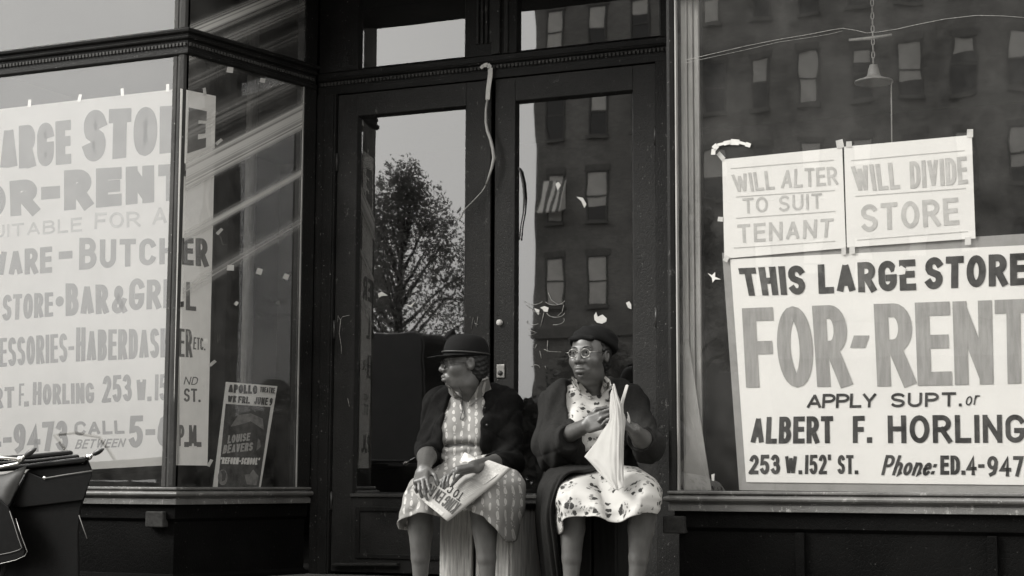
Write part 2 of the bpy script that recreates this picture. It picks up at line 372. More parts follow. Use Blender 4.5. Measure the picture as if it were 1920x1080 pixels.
# ------------------------------------------------------------------ sign-painter's lettering (strokes on a unit box)
def arc(cx, cy, rx, ry, a0, a1, n=12):
    return [(cx+rx*math.cos(R_(a0+(a1-a0)*i/n)), cy+ry*math.sin(R_(a0+(a1-a0)*i/n))) for i in range(n+1)]
G = {
'A': (.62, [[None,(0,-.02),(.5,1)],[None,(.5,1),(1,-.02)], [None,(.2,.3),(.8,.3)]]),
'B': (.56, [[(0,0),(0,1)], [(0,1),(.5,1)]+arc(.5,.77,.42,.23,90,-90)[1:]+[(0,.54)], [(.45,.54)]+arc(.5,.27,.5,.27,90,-90)+[(0,0)]]),
'C': (.58, [arc(.5,.7,.5,.3,25,180)+arc(.5,.3,.5,.3,180,335)]),
'D': (.56, [[(0,0),(0,1)], [(0,1),(.35,1)]+arc(.35,.65,.65,.35,90,0)+arc(.35,.35,.65,.35,0,-90)+[(0,0)]]),
'E': (.5, [[(0,0),(0,1)], [(0,1),(1,1)], [(0,.53),(.9,.53)], [(0,0),(1,0)]]),
'F': (.5, [[(0,0),(0,1)], [(0,1),(1,1)], [(0,.5),(.85,.5)]]),
'G': (.6, [arc(.5,.7,.5,.3,25,180)+arc(.5,.3,.5,.3,180,360)+[(1,.42)], [(.6,.42),(1,.42)]]),
'H': (.56, [[(0,0),(0,1)], [(1,0),(1,1)], [(0,.52),(1,.52)]]),
'I': (.0, [[(.5,0),(.5,1)]]),
'L': (.46, [[(0,1),(0,0)], [(0,0),(1,0)]]),
'J': (.42, [[(1,1),(1,.3)]+arc(.5,.3,.5,.3,0,-170)]),
'M': (.74, [[(0,0),(.0,1)],[None,(.02,1),(.5,.1)],[None,(.5,.1),(.98,1)],[(1,1),(1,0)]]),
'N': (.6, [[(0,0),(0,1)],[None,(0,1),(1,0)],[(1,0),(1,1)]]),
'O': (.62, [arc(.5,.5,.5,.5,0,360,28)]),
'P': (.54, [[(0,0),(0,1)], [(0,1),(.5,1)]+arc(.5,.73,.5,.27,90,-90)+[(0,.46)]]),
'R': (.58, [[(0,0),(0,1)], [(0,1),(.5,1)]+arc(.5,.74,.46,.26,90,-90)+[(0,.48)], [(.48,.48),(1,0)]]),
'S': (.54, [arc(.5,.76,.5,.24,30,180)[:-1]+[(.02,.68),(.16,.57),(.5,.5),(.84,.43),(.98,.32)]+arc(.5,.24,.5,.24,0,-150)]),
'T': (.56, [[(0,1),(1,1)], [(.5,1),(.5,0)]]),
'U': (.56, [[(0,1),(0,.32)]+arc(.5,.32,.5,.32,180,360)+[(1,1)]]),
'V': (.6, [[None,(0,1.03),(.5,0)],[None,(.5,0),(1,1.03)]]),
'W': (.88, [[None,(0,1.03),(.26,0)],[None,(.26,0),(.5,.9)],[None,(.5,.9),(.74,0)],[None,(.74,0),(1,1.03)]]),
'Y': (.6, [[None,(0,1.03),(.5,.42)],[None,(.5,.42),(1,1.03)], [(.5,.45),(.5,0)]]),
'K': (.58, [[(0,0),(0,1)], [None,(0,.38),(1,1.03)], [None,(.34,.58),(1,-.03)]]),
'&': (.66, [[(1,0),(.22,.72)]+arc(.45,.82,.24,.18,190,-30,10)+[(.2,.42)]+arc(.4,.22,.4,.22,150,300,8)+[(1,.42)]]),
'1': (.0, [[(.5,0),(.5,1)]]),
'2': (.54, [arc(.5,.72,.48,.28,160,-30)+[(0,0)], [(0,0),(1,0)]]),
'3': (.52, [arc(.46,.76,.46,.24,150,-90), arc(.48,.26,.52,.27,90,-150)]),
'4': (.6, [[(.75,0),(.75,1),(0,.3),(1,.3)]]),
'5': (.54, [[(.95,1),(.08,1),(.04,.56)]+arc(.48,.3,.5,.31,120,-150)]),
'6': (.54, [arc(.5,.3,.5,.3,0,360,20), [(0,.3),(.06,.62),(.3,.9),(.8,1)]]),
'7': (.52, [[(0,1),(1,1),(.35,0)]]),
'9': (.54, [arc(.5,.7,.5,.3,0,360,20), [(1,.7),(.94,.38),(.7,.1),(.25,0)]]),
'-': (.26, [[(0,.46),(1,.46)]]),
'.': (.0, [[(.5,-.0),(.5,.02)]]),
':': (.0, [[(.5,.08),(.5,.1)], [(.5,.5),(.5,.52)]]),
"'": (.0, [[(.5,.85),(.5,1)]]),
'*': (.12, [arc(.5,.5,.32,.1,0,360,12)]),
# italic lower case, drawn with x-height .6
'o': (.46, [arc(.5,.3,.46,.3,0,360,18)]),
'r': (.36, [[(0,0),(.12,.6)], [(.08,.4),(.45,.6),(1,.58)]]),
'h': (.46, [[(0,0),(.22,1)], [(.08,.38)]+arc(.55,.4,.4,.2,150,0,8)+[(.85,.0),(1.05,.05)]]),
'n': (.46, [[(0,0),(.12,.6)], [(.06,.36)]+arc(.55,.4,.4,.2,150,0,8)+[(.85,.0),(1.05,.05)]]),
'e': (.42, [[(.05,.3),(.9,.38)]+arc(.5,.34,.42,.26,10,200,10)+arc(.5,.3,.46,.3,190,320,8)]),
}
def stroke_quads(pts, t):
    cap = .98
    if pts[0] is None: pts = pts[1:]; cap = .34
    p = [np.array(q, float) for q in pts]
    p = [p[0]]+[b for a, b in zip(p, p[1:]) if np.hypot(*(b-a)) > 1e-5]
    closed = len(p) > 3 and np.hypot(*(p[0]-p[-1])) < 1e-3
    if closed: p = p[:-1]
    k = len(p); h = t/2
    if not closed and k > 1:
        d = p[1]-p[0]; p[0] = p[0]-d/np.hypot(*d)*h*cap; d = p[-1]-p[-2]; p[-1] = p[-1]+d/np.hypot(*d)*h*cap
    L = []; R = []
    for i in range(k):
        a = p[(i-1) % k] if (closed or i) else None; b = p[(i+1) % k] if (closed or i < k-1) else None
        d1 = (p[i]-a)/np.hypot(*(p[i]-a)) if a is not None else None
        d2 = (b-p[i])/np.hypot(*(b-p[i])) if b is not None else d1
        if d1 is None: d1 = d2
        n1 = np.array([-d1[1], d1[0]]); n2 = np.array([-d2[1], d2[0]])
        den = max(1+np.dot(n1, n2), .35); m = (n1+n2)/den
        L.append(p[i]+m*h); R.append(p[i]-m*h)
    for S_ in (L, R):                              # no folding back on tight inside curves
        for _ in range(6):
            for i in range(k if closed else k-1):
                j = (i+1) % k
                if np.dot(S_[j]-S_[i], p[j]-p[i]) < 0: c_ = (S_[i]+S_[j])/2; S_[i] = c_; S_[j] = c_.copy()
    v = L+R; f = [(i, (i+1) % k, (i+1) % k+k, i+k) for i in range(k if closed else k-1)]
    return v, f
def layout(text, t=.2, gap=.14, space=.34, small=.84):
    """glyph strokes in line space: height 1 and natural width; lower case of a capital marked with ^ stays small italic"""
    out = []; x = 0; i = 0; n = 0       # x: stretchable width so far, n: stroke widths so far
    while i < len(text):
        ch = text[i]; i += 1
        if ch == ' ': x += space; continue
        sc = 1.0
        if ch == '_': ch = text[i]; i += 1          # italic lower case glyph
        elif ch.islower(): sc = small; ch = ch.upper()
        w, st = G[ch]; w = w*sc
        for s in st: out.append((x, n, w, sc, s, ch))
        x += w + gap; n += 1
    return out, x-gap, n
def lettering(name, text, quad, plane, mat, parent, t=.2, off=.0005, shear=0., gap=.14, space=.34, small=.84, aspect=None, ty=None):
    """text fitted into a quad of photo pixels (bottom-left, bottom-right, top-right, top-left) on a real plane.
    plane: function(px, py) -> point; off: how far proud of the sheet, along the plane's own outward normal"""
    q = [np.array(a, float) for a in quad]
    out, tot, ns = layout(text, t, gap, space, small)
    H = (np.hypot(*(q[3]-q[0]))+np.hypot(*(q[2]-q[1])))/2; Wd = np.hypot(*(q[1]-q[0]))
    asp = aspect or Wd/H; ne = sum({'I': .6, '1': .6, '.': .6, ':': .6, "'": .6}.get(c_, 1) for c_ in text.replace(' ', '').replace('_', '')); tx = min(t, (.41 if t < .25 else .55)*asp/ne); s = max(asp-ns*tx, 0)/max(tot, .01)
    c0 = np.array(plane(*q[0])); c1 = np.array(plane(*q[1])); c3 = np.array(plane(*q[3]))
    nn = np.cross(c1-c0, c3-c0); nn /= np.linalg.norm(nn)
    if np.dot(nn, CAM-c0) < 0: nn = -nn
    mb = MB(); k = 0
    for x, n, w, sc, st, ch in out:
        tt = t if sc == 1 else t*.93
        # vertical strokes keep their width when the line is condensed
        pts = [None if a is None else (x*s + n*tx + tx/2 + (a[0]*w*s if w else 0) + (shear*a[1]*sc), tt/2+a[1]*(sc-tt)) for a in st]
        tw = min(tt, tx*1.0)
        if ch in '.:': tw = tt*1.05
        vs, fs = stroke_quads(pts, tw)
        k += 1; w3 = []
        for u, v in vs:
            a = u/asp; bl = q[0]*(1-a)+q[1]*a; tl = q[3]*(1-a)+q[2]*a; pp = bl*(1-v)+tl*v
            w3.append(np.array(plane(*pp))+nn*(off+.00004*(k % 9)))
        mb.add(w3, fs)
    return link(name, mb.v, mb.f, mat, parent)

# ------------------------------------------------------------------ ground, street
D = 1.0                                       # depth of the door recess
def sheet(name, x0, x1, y0, y1, z, mat, th=.3):
    return tag(MB().box((x0, y0, z-th), (x1, y1, z)).build(name, mat), kind='structure')
sheet('ground', -220, 220, -260, 120, -.20, 'asphalt', .5)
sheet('sidewalk', -60, 60, -7.9, 12, 0.09, 'concrete', .28)
tag(MB().box((-60, -8.1, -.19), (60, -7.9, .094)).build('kerb', 'kerb', bevel=.01), kind='structure')
sheet('street', -200, 200, -21, -8.1, -.15, 'asphalt', .04)
sheet('far_sidewalk', -120, 120, -200, -21, -.02, 'concrete', .17)
tag(MB().hexa([(-1.30,-.02,0),(1.33,-.02,0),(1.13,D+.1,0),(-1.12,D+.1,0)], [(-1.30,-.02,.10),(1.33,-.02,.10),(1.13,D+.1,.10),(-1.12,D+.1,.10)]).build('entrance_step', 'concrete', bevel=.008), kind='structure')

# ------------------------------------------------------------------ the shop building
shop = empty('shop_building', (0, 0, 0), 'dark painted empty shopfront with recessed double doors between show windows', 'shop')
LP = [(-4.4, 0), (-1.315, 0), (-1.115, .96)]             # plan of the left show window: front, then the splayed return
RP = [(1.13, .96), (1.335, 0), (4.6, 0)]
def along(a, b, t): return (a[0]+(b[0]-a[0])*t, a[1]+(b[1]-a[1])*t)
# bulkheads under the windows, with a base board and a rail
BH = [(-.02, 0), (.0, .0), (.0, .12), (-.022, .135), (-.022, .40), (-.004, .415), (-.004, .49), (-.2, .49), (-.2, 0)]
for path in (LP, RP):
    MB().sweep(BH, path).build('bulkhead', 'paint_black', shop, bevel=.002)
# vertical boards joints on the right bulkhead, panel mouldings on the left
for x in (1.9, 2.7, 3.5): MB().box((x-.02, .0, .14), (x+.02, .03, .40)).build('bulkhead_batten', 'paint_black', shop, bevel=.002)
# worn window sills: two lit noses with a hollow between them, then a plain fascia
SILL = [(-.06, .575), (.018, .575), (.026, .572), (.026, .563), (.012, .556), (.030, .552), (.040, .549), (.045, .542), (.042, .533), (.030, .527), (.012, .522), (.012, .517), (.022, .514), (.022, .487), (-.06, .485)]
sills = []
for path in (LP, RP):
    pp = path
    sills.append(MB().sweep(SILL, pp).build('window_sill', 'sill', shop, smooth=False, bevel=.0015))
# small blocks under the sills, at the corners
mb = MB().box((-1.482, -.022, .372), (-1.372, .03, .452)); mb.build('sill_block', 'block', shop, bevel=.006)
mb = MB().box((1.292, -.025, .388), (1.392, .03, .464)); mb.build('sill_block', 'block', shop, bevel=.006)
MB().hexa([(-.95,.955,.148),(-.55,.955,.158),(-.55,.99,.158),(-.95,.99,.148)], [(-.95,.955,.162),(-.55,.955,.172),(-.55,.99,.172),(-.95,.99,.162)]).build('kick_strip', 'block', shop, bevel=.003)

# transom bars with a row of beads, running round each window and over the doors
def bar(profile_shift=0.0):
    b = profile_shift
    return [(-.05, 2.818+b), (.010, 2.818+b), (.016, 2.826+b), (.016, 2.845+b), (.004, 2.852+b), (.004, 2.898+b), (.020, 2.904+b), (.024, 2.913+b), (.012, 2.921+b), (.012, 2.930+b), (.030, 2.937+b), (.034, 2.950+b), (.020, 2.960+b), (-.05, 2.962+b)]
def beads(path, z, o, step=.0225, side=1):
    mb = MB()
    for a, b in zip(path, path[1:]):
        a = np.array(a); b = np.array(b); L = np.linalg.norm(b-a); d = (b-a)/L; n = np.array([d[1], -d[0]])*side
        for k in range(int(L/step)):
            c = a+d*(k+.5)*step+n*o; w = step*.31
            p = [c-d*w-n*.008, c+d*w-n*.008, c+d*w+n*.009, c-d*w+n*.009]
            mb.hexa([(q[0], q[1], z-.009) for q in p], [(q[0], q[1], z+.009) for q in p])
    return mb
for path in (LP, RP):
    tb = MB().sweep(bar(), path).build('transom_bar', 'paint', shop, bevel=.0015)
    beads(path, 2.875, .004).build('bead_moulding', 'bead', tb, bevel=.002)
# door frame head: the same bar carried across at the back of the recess
DP = [(-1.115, D), (1.13, D)]
def db(z): return [(-.05, 2.79), (.012, 2.79), (.012, 2.835), (.004, 2.838), (.004, 2.868), (.016, 2.873), (.022, 2.882), (.010, 2.888), (.010, 2.918), (-.05, 2.922)]
tb = MB().sweep(db(0), DP).build('door_head', 'paint', shop, bevel=.0015)
beads([(-1.1, D), (1.1, D)], 2.853, .006).build('bead_moulding', 'bead', tb, bevel=.002)

# posts
def post(name, poly, z0, z1, mat='paint', bev=.004):
    mb = MB(); k = len(poly)
    mb.add([(x, y, z0) for x, y in poly]+[(x, y, z1) for x, y in poly], [tuple(range(k-1, -1, -1)), tuple(range(k, 2*k))]+[(i, (i+1) % k, (i+1) % k+k, i+k) for i in range(k)])
    return mb.build(name, mat, shop, bevel=bev)
for z0, z1 in ((.575, 2.818), (2.962, 3.50)):
    post('corner_post', [(-1.372, -.004), (-1.352, -.014), (-1.326, -.012), (-1.317, .002), (-1.335, .02), (-1.372, .02)], z0, z1, 'post', .003)
    post('corner_post', [(1.312, .05), (1.318, -.012), (1.334, -.018), (1.352, -.008), (1.352, .03), (1.345, .05)], z0, z1, 'paint')
    post('post_bead', [(-1.401, -.006), (-1.374, -.006), (-1.374, .02), (-1.401, .02)], z0, z1, 'bead')
    post('post_bead', [(1.3545, -.006), (1.363, -.010), (1.363, .02), (1.3545, .02)], z0, z1, 'inner_sash', .003)
    # end posts of the returns
    a = along(LP[1], LP[2], .90); b = along(LP[1], LP[2], 1.0)
    post('return_post', [(a[0]+.012, a[1]), (b[0]+.012, b[1]), (b[0]-.05, b[1]+.012), (a[0]-.05, a[1]+.012)], z0, z1)
    a = along(RP[1], RP[0], .90); b = along(RP[1], RP[0], 1.0)
    post('return_post', [(a[0]-.012, a[1]), (a[0]+.05, a[1]+.012), (b[0]+.05, b[1]+.012), (b[0]-.012, b[1])], z0, z1)

# window panes: a real sheet 6 mm thick; its front face carries the reflection, the other faces only pass light
q = N('glass_body'); tr = q.n('ShaderNodeBsdfTransparent'); tr.inputs[0].default_value = (1, 1, 1, 1); q.l(tr.outputs[0], q.out.inputs[0]); M['glass_body'] = q.m
def pane(name, quad, n, mat, parent, th=.006):
    p = [np.array(a, float) for a in quad]; n = np.array(n, float)
    v = p+[a+n*th for a in p]
    f = [(0,1,2,3), (7,6,5,4), (0,4,5,1), (1,5,6,2), (2,6,7,3), (3,7,4,0)]
    return link(name, v, f, None, parent, mats=[mat, 'glass_body'], midx=[0,1,1,1,1,1])
dl = np.array([LP[2][0]-LP[1][0], LP[2][1]-LP[1][1]]); dl /= np.linalg.norm(dl); NL = np.array([-dl[1], dl[0], 0])      # points into the left window
dr = np.array([RP[0][0]-RP[1][0], RP[0][1]-RP[1][1]]); dr /= np.linalg.norm(dr); NR = np.array([dr[1], -dr[0], 0])
def ret_u(px, py, m):
    p = PL(px, py, (LP[1][0], LP[1][1], 0), NL); return p[2]-m*p[1]
p1, p2 = PL(350, 328, (LP[1][0], LP[1][1], 0), NL), PL(556, 222, (LP[1][0], LP[1][1], 0), NL); ms = (p2[2]-p1[2])/(p2[1]-p1[1])
M['glass_glare'] = glass('glare_streaked_glass', .145, .085, .03, ([(ret_u(345, 325, ms), .05, 3.2), (ret_u(345, 352, ms), .022, 1.8), (ret_u(400, 415, ms), .020, 2.4), (ret_u(345, 250, ms), .06, .6), (ret_u(345, 545, ms), .03, 1.1), (ret_u(345, 68, ms), .035, 3.0), (ret_u(345, 110, ms), .04, 1.2), (ret_u(345, 160, ms), .04, .4)], ms))
def zq(x0, y0, x1, y1, z0, z1): return [(x0, y0, z0), (x1, y1, z0), (x1, y1, z1), (x0, y0, z1)]
pane('show_window_pane', zq(-4.3, .004, -1.374, .004, .575, 2.82), (0, 1, 0), 'glass_left', shop)
pane('show_window_pane', zq(1.356, .004, 4.5, .004, .575, 2.82), (0, 1, 0), 'glass', shop)
pane('transom_pane', zq(-4.3, .004, -1.374, .004, 2.96, 3.5), (0, 1, 0), 'glass_left', shop)
pane('transom_pane', zq(1.356, .004, 4.5, .004, 2.96, 3.5), (0, 1, 0), 'glass', shop)
a = along(LP[1], LP[2], .012); b = along(LP[1], LP[2], .91)
pane('return_pane', zq(*a, *b, .575, 2.82), NL, 'glass_glare', shop); pane('transom_pane', zq(*a, *b, 2.96, 3.5), NL, 'glass_glare', shop)
a = along(RP[1], RP[0], .05); b = along(RP[1], RP[0], .91)
pane('return_pane', zq(*b, *a, .575, 2.82), NR, 'glass', shop); pane('transom_pane', zq(*b, *a, 2.96, 3.5), NR, 'glass', shop)
cw = [(1285, 113), (1340, 100), (1400, 86), (1460, 74), (1520, 64), (1555, 57), (1580, 53), (1605, 57), (1625, 62), (1648, 60), (1680, 55), (1720, 46), (1770, 36), (1830, 29), (1880, 30), (1960, 36)]
MB().tube([P(x, y, .002) for x, y in cw], .0011, 5).build('glass_crack', 'chalk', shop, smooth=True)
MB().tube([P(x, y+5+(i % 3), .002) for i, (x, y) in enumerate(cw[:7])], .0007, 5).build('glass_crack', 'chalk', shop, smooth=True)
# thin sash stops round the panes that catch the light
mb = MB()
a = along(LP[1], LP[2], .895); mb.hexa([(a[0]+.004,a[1]-.004,.575),(a[0]+.010,a[1]-.004,.575),(a[0]+.010,a[1]+.004,.575),(a[0]+.004,a[1]+.004,.575)],[(a[0]+.004,a[1]-.004,2.818),(a[0]+.010,a[1]-.004,2.818),(a[0]+.010,a[1]+.004,2.818),(a[0]+.004,a[1]+.004,2.818)])
mb.build('sash_stop', 'inner_sash', shop)
# lintel, soffit of the recess, brick wall over the shop
MB().box((-5.2, -.10, 3.50), (5.4, .35, 4.15)).build('lintel', 'paint', shop, bevel=.01)
MB().hexa([(-1.33,.35,3.50),(1.35,.35,3.50),(1.13,D+.06,3.50),(-1.115,D+.06,3.50)], [(-1.33,.35,3.56),(1.35,.35,3.56),(1.13,D+.06,3.56),(-1.115,D+.06,3.56)]).build('recess_ceiling', 'paint', shop)
MB().box((-9, -.05, 4.15), (9, .5, 14)).build('upper_wall', 'brick', shop)
MB().box((-5.6, -.12, 0), (-4.4, .4, 4.15)).build('pier', 'brick', shop); MB().box((4.6, -.12, 0), (5.8, .4, 4.15)).build('pier', 'brick', shop)
MB().box((-9, -.05, 0), (-5.6, .4, 4.15)).build('side_wall', 'brick', shop); MB().box((5.8, -.05, 0), (9, .4, 4.15)).build('side_wall', 'brick', shop)
# interior: display decks, back partition of the shop, floor, ceiling
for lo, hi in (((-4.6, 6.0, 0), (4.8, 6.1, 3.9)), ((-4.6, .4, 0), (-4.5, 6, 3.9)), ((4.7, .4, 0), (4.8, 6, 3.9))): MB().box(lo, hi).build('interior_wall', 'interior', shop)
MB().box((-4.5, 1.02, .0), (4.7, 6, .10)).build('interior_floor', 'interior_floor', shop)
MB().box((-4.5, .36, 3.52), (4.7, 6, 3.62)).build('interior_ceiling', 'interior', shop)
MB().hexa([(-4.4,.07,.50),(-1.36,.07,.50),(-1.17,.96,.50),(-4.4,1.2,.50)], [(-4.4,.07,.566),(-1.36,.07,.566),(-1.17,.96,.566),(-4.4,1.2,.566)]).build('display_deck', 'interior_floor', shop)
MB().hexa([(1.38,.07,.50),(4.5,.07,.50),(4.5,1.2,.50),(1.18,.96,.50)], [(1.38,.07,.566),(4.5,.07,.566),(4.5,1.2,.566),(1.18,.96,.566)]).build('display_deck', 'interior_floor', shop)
MB().tube([(-2.05, 1.75, .1), (-2.05, 1.75, 3.5)], .035, 12).build('interior_pipe', 'raw_wood', shop, smooth=True)
mb = MB(); mb.box((1.372, .035, .576), (1.40, .06, 2.81)); mb.box((1.404, .04, .576), (1.425, .062, 2.81)); mb.box((1.428, .05, .576), (1.452, .07, 2.81)); mb.build('inner_jamb', 'inner_sash', shop, bevel=.003)
mb = MB(); mb.hexa([(1.385,.028,.577),(1.50,.028,.577),(1.50,.034,.577),(1.385,.034,.577)], [(1.385,.028,1.25),(1.40,.028,1.25),(1.40,.034,1.25),(1.385,.034,1.25)]); mb.build('curled_lining', 'paper_grey', shop)

# ---- doors
def frame_of(mb, x0, x1, z0, z1, w, y0, y1, wb=None, wt=None):
    wb = wb or w; wt = wt or w
    mb.box((x0, y0, z0), (x0+w, y1, z1)); mb.box((x1-w, y0, z0), (x1, y1, z1))
    mb.box((x0+w, y0, z0), (x1-w, y1, z0+wb)); mb.box((x0+w, y0, z1-wt), (x1-w, y1, z1)); return mb
def bevel_stop(mb, x0, x1, z0, z1, w, y0, y1):
    """sloped glazing stop inside an opening"""
    o = [(x0, z0), (x1, z0), (x1, z1), (x0, z1)]; i = [(x0+w, z0+w), (x1-w, z0+w), (x1-w, z1-w), (x0+w, z1-w)]
    v = [(x, y0, z) for x, z in o]+[(x, y1, z) for x, z in i]+[(x, y1+.01, z) for x, z in o]
    f = [(k, (k+1) % 4, (k+1) % 4+4, k+4) for k in range(4)]+[(k+4, (k+1) % 4+4, (k+1) % 4+8, k+8) for k in range(4)]
    return mb.add(v, f)
def make_door(x0, x1, gx0, gx1, hinge):
    d = MB(); z0, z1, gz0, gz1 = .115, 2.785, .535, 2.655
    d.box((x0, D, z0), (gx0, D+.045, z1)); d.box((gx1, D, z0), (x1, D+.045, z1))
    d.box((gx0, D, gz1), (gx1, D+.045, z1)); d.box((gx0, D, z0), (gx1, D+.045, gz0))
    o = d.build('door', 'paint_door', shop, bevel=.003)
    bevel_stop(MB(), gx0+.0005, gx1-.0005, gz0+.0005, gz1-.0005, .014, D+.004, D+.026).build('glazing_stop', 'paint', o)
    MB().box((gx0-.005, D-.014, gz0-.012), (gx1+.005, D-.001, gz0+.006)).build('ledge_moulding', 'bead', o, bevel=.004)
    frame_of(MB(), gx0+.03, gx1-.03, .19, .47, .025, D-.010, D-.001).build('kick_panel_moulding', 'paint', o, bevel=.003)
    pane('door_pane', zq(gx0+.01, D+.026, gx1-.01, D+.026, gz0+.01, gz1-.01), (0, 1, 0), 'glass_door', o, .005)
    for z in (.5, 1.45, 2.4): MB().tube([(hinge, D-.006, z-.05), (hinge, D-.006, z+.05)], .008, 8).build('hinge', 'iron', o, smooth=True)
    return o
door_l = make_door(-.985, -.050, -.858, -.180, -.985)
door_r = make_door(-.004, .915, .115, .790, .915)
MB().box((-.056, D-.016, .115), (-.022, D-.001, 2.785)).build('astragal', 'paint_door', door_l, bevel=.003)
# lock plate with keyhole boss, and the pale knob hole above it
c = P(939, 696, D-.002)
lk = MB().box((c[0]-.024, D-.007, c[2]-.036), (c[0]+.024, D-.001, c[2]+.036)).build('lock_plate', 'steel', door_r, bevel=.004)
MB().lathe([(.013, 0), (.013, .006), (.008, .010), (.0, .010)], (c[0]-.001, D-.007, c[2]-.010), 16, (0, -1, 0)).build('lock_cylinder', 'iron', lk, smooth=True)
c = P(937, 605, D-.002)
MB().lathe([(.017, 0), (.016, .012), (.010, .018), (0, .019)], (c[0], D-.001, c[2]), 18, (0, -1, 0)).build('white_door_knob', 'tape', door_r, smooth=True)
# frame and side pieces
for x0, x1 in ((-1.115, -.990), (.920, 1.13)): MB().box((x0, D-.02, .1), (x1, D+.06, 2.79)).build('door_jamb', 'paint', shop, bevel=.004)
mb = MB(); mb.box((-1.06, D-.03, .1), (-1.0, D-.0205, 2.79)); mb.build('jamb_batten', 'paint', shop, bevel=.004)
# transom over the doors with a fluted mullion
for x0, x1, y0 in ((-1.115, -.86, D), (.945, 1.13, D), (-.187, .125, D-.004)): MB().box((x0, y0, 2.9225), (x1, D+.05, 3.5)).build('transom_post', 'paint', shop, bevel=.003)
mb = MB()
for k in range(4): mb.box((-.115+k*.027, D-.016, 2.99), (-.100+k*.027, D-.0045, 3.5))
mb.box((-.02, D-.022, 2.9225), (.03, D-.0045, 3.5)); mb.box((.05, D-.012, 2.9225), (.075, D-.0045, 3.5)); mb.build('fluted_mullion', 'paint_door', shop, bevel=.003)
for x0, x1 in ((-.86, -.187), (.125, .945)):
    t_ = MB(); bevel_stop(t_, x0+.0005, x1-.0005, 2.9235, 3.499, .014, D+.002, D+.024); s_ = t_.build('transom_stop', 'paint', shop)
    pane('transom_pane', zq(x0+.01, D+.024, x1-.01, D+.024, 2.93, 3.49), (0, 1, 0), 'glass_door', s_, .005)
# ------------------------------------------------------------------ signs behind the glass
def front(Y): return lambda px, py: P(px, py, Y)
RO = np.array([LP[1][0], LP[1][1], 0.0]) + NL*.012
def ret(px, py): return PL(px, py, RO, NL)
def paper(name, quadpx, plane, n, th, mat, parent, ny=None, nx=None, wob=.0004):
    """a sheet of paper with a slight cockle: grid over a pixel quad (bl, br, tr, tl) on a plane"""
    nx = nx or 14; ny = ny or 14; c = [np.array(plane(*a)) for a in quadpx]; n = np.array(n, float); vs = []
    for j in range(ny+1):
        for i in range(nx+1):
            u, v = i/nx, j/ny
            p = (c[0]*(1-u)+c[1]*u)*(1-v)+(c[3]*(1-u)+c[2]*u)*v
            e = math.sin(u*7.3+v*3.1+c[0][0]*9)*math.sin(v*6.1-u*2.2+1)
            vs.append(p + n*wob*(1+e)*.5)
    k = len(vs); vs += [p+n*th for p in vs]; fs = []
    for j in range(ny):
        for i in range(nx):
            a = j*(nx+1)+i; fs += [(a, a+1, a+nx+2, a+nx+1), (a+k+nx+1, a+k+nx+2, a+k+1, a+k)]
    rim = [i for i in range(nx+1)]+[j*(nx+1)+nx for j in range(1, ny+1)]+[ny*(nx+1)+i for i in range(nx-1, -1, -1)]+[j*(nx+1) for j in range(ny-1, 0, -1)]
    fs += [(rim[i], rim[i]+k, rim[(i+1) % len(rim)]+k, rim[(i+1) % len(rim)]) for i in range(len(rim))]
    return link(name, vs, fs, mat, parent, smooth=False)
def bits(name, lst, plane, n, mat, parent, th=.0006, off=0.0):
    mb = MB(); n = np.array(n, float)
    for poly in lst:
        p = [np.array(plane(*a))+n*off for a in poly]; k = len(p)
        mb.add(p+[a+n*th for a in p], [tuple(range(k)), tuple(range(2*k-1, k-1, -1))]+[(i, i+k, (i+1) % k+k, (i+1) % k) for i in range(k)])
    return mb.build(name, mat, parent)
def tab(x, y, w, h, a=0):
    ca, sa = math.cos(R_(a)), math.sin(R_(a))
    return [(x+ca*u*w/2-sa*v*h/2, y+sa*u*w/2+ca*v*h/2) for u, v in ((-1, 1), (1, .92), (.9, -1), (-.95, -.9))]

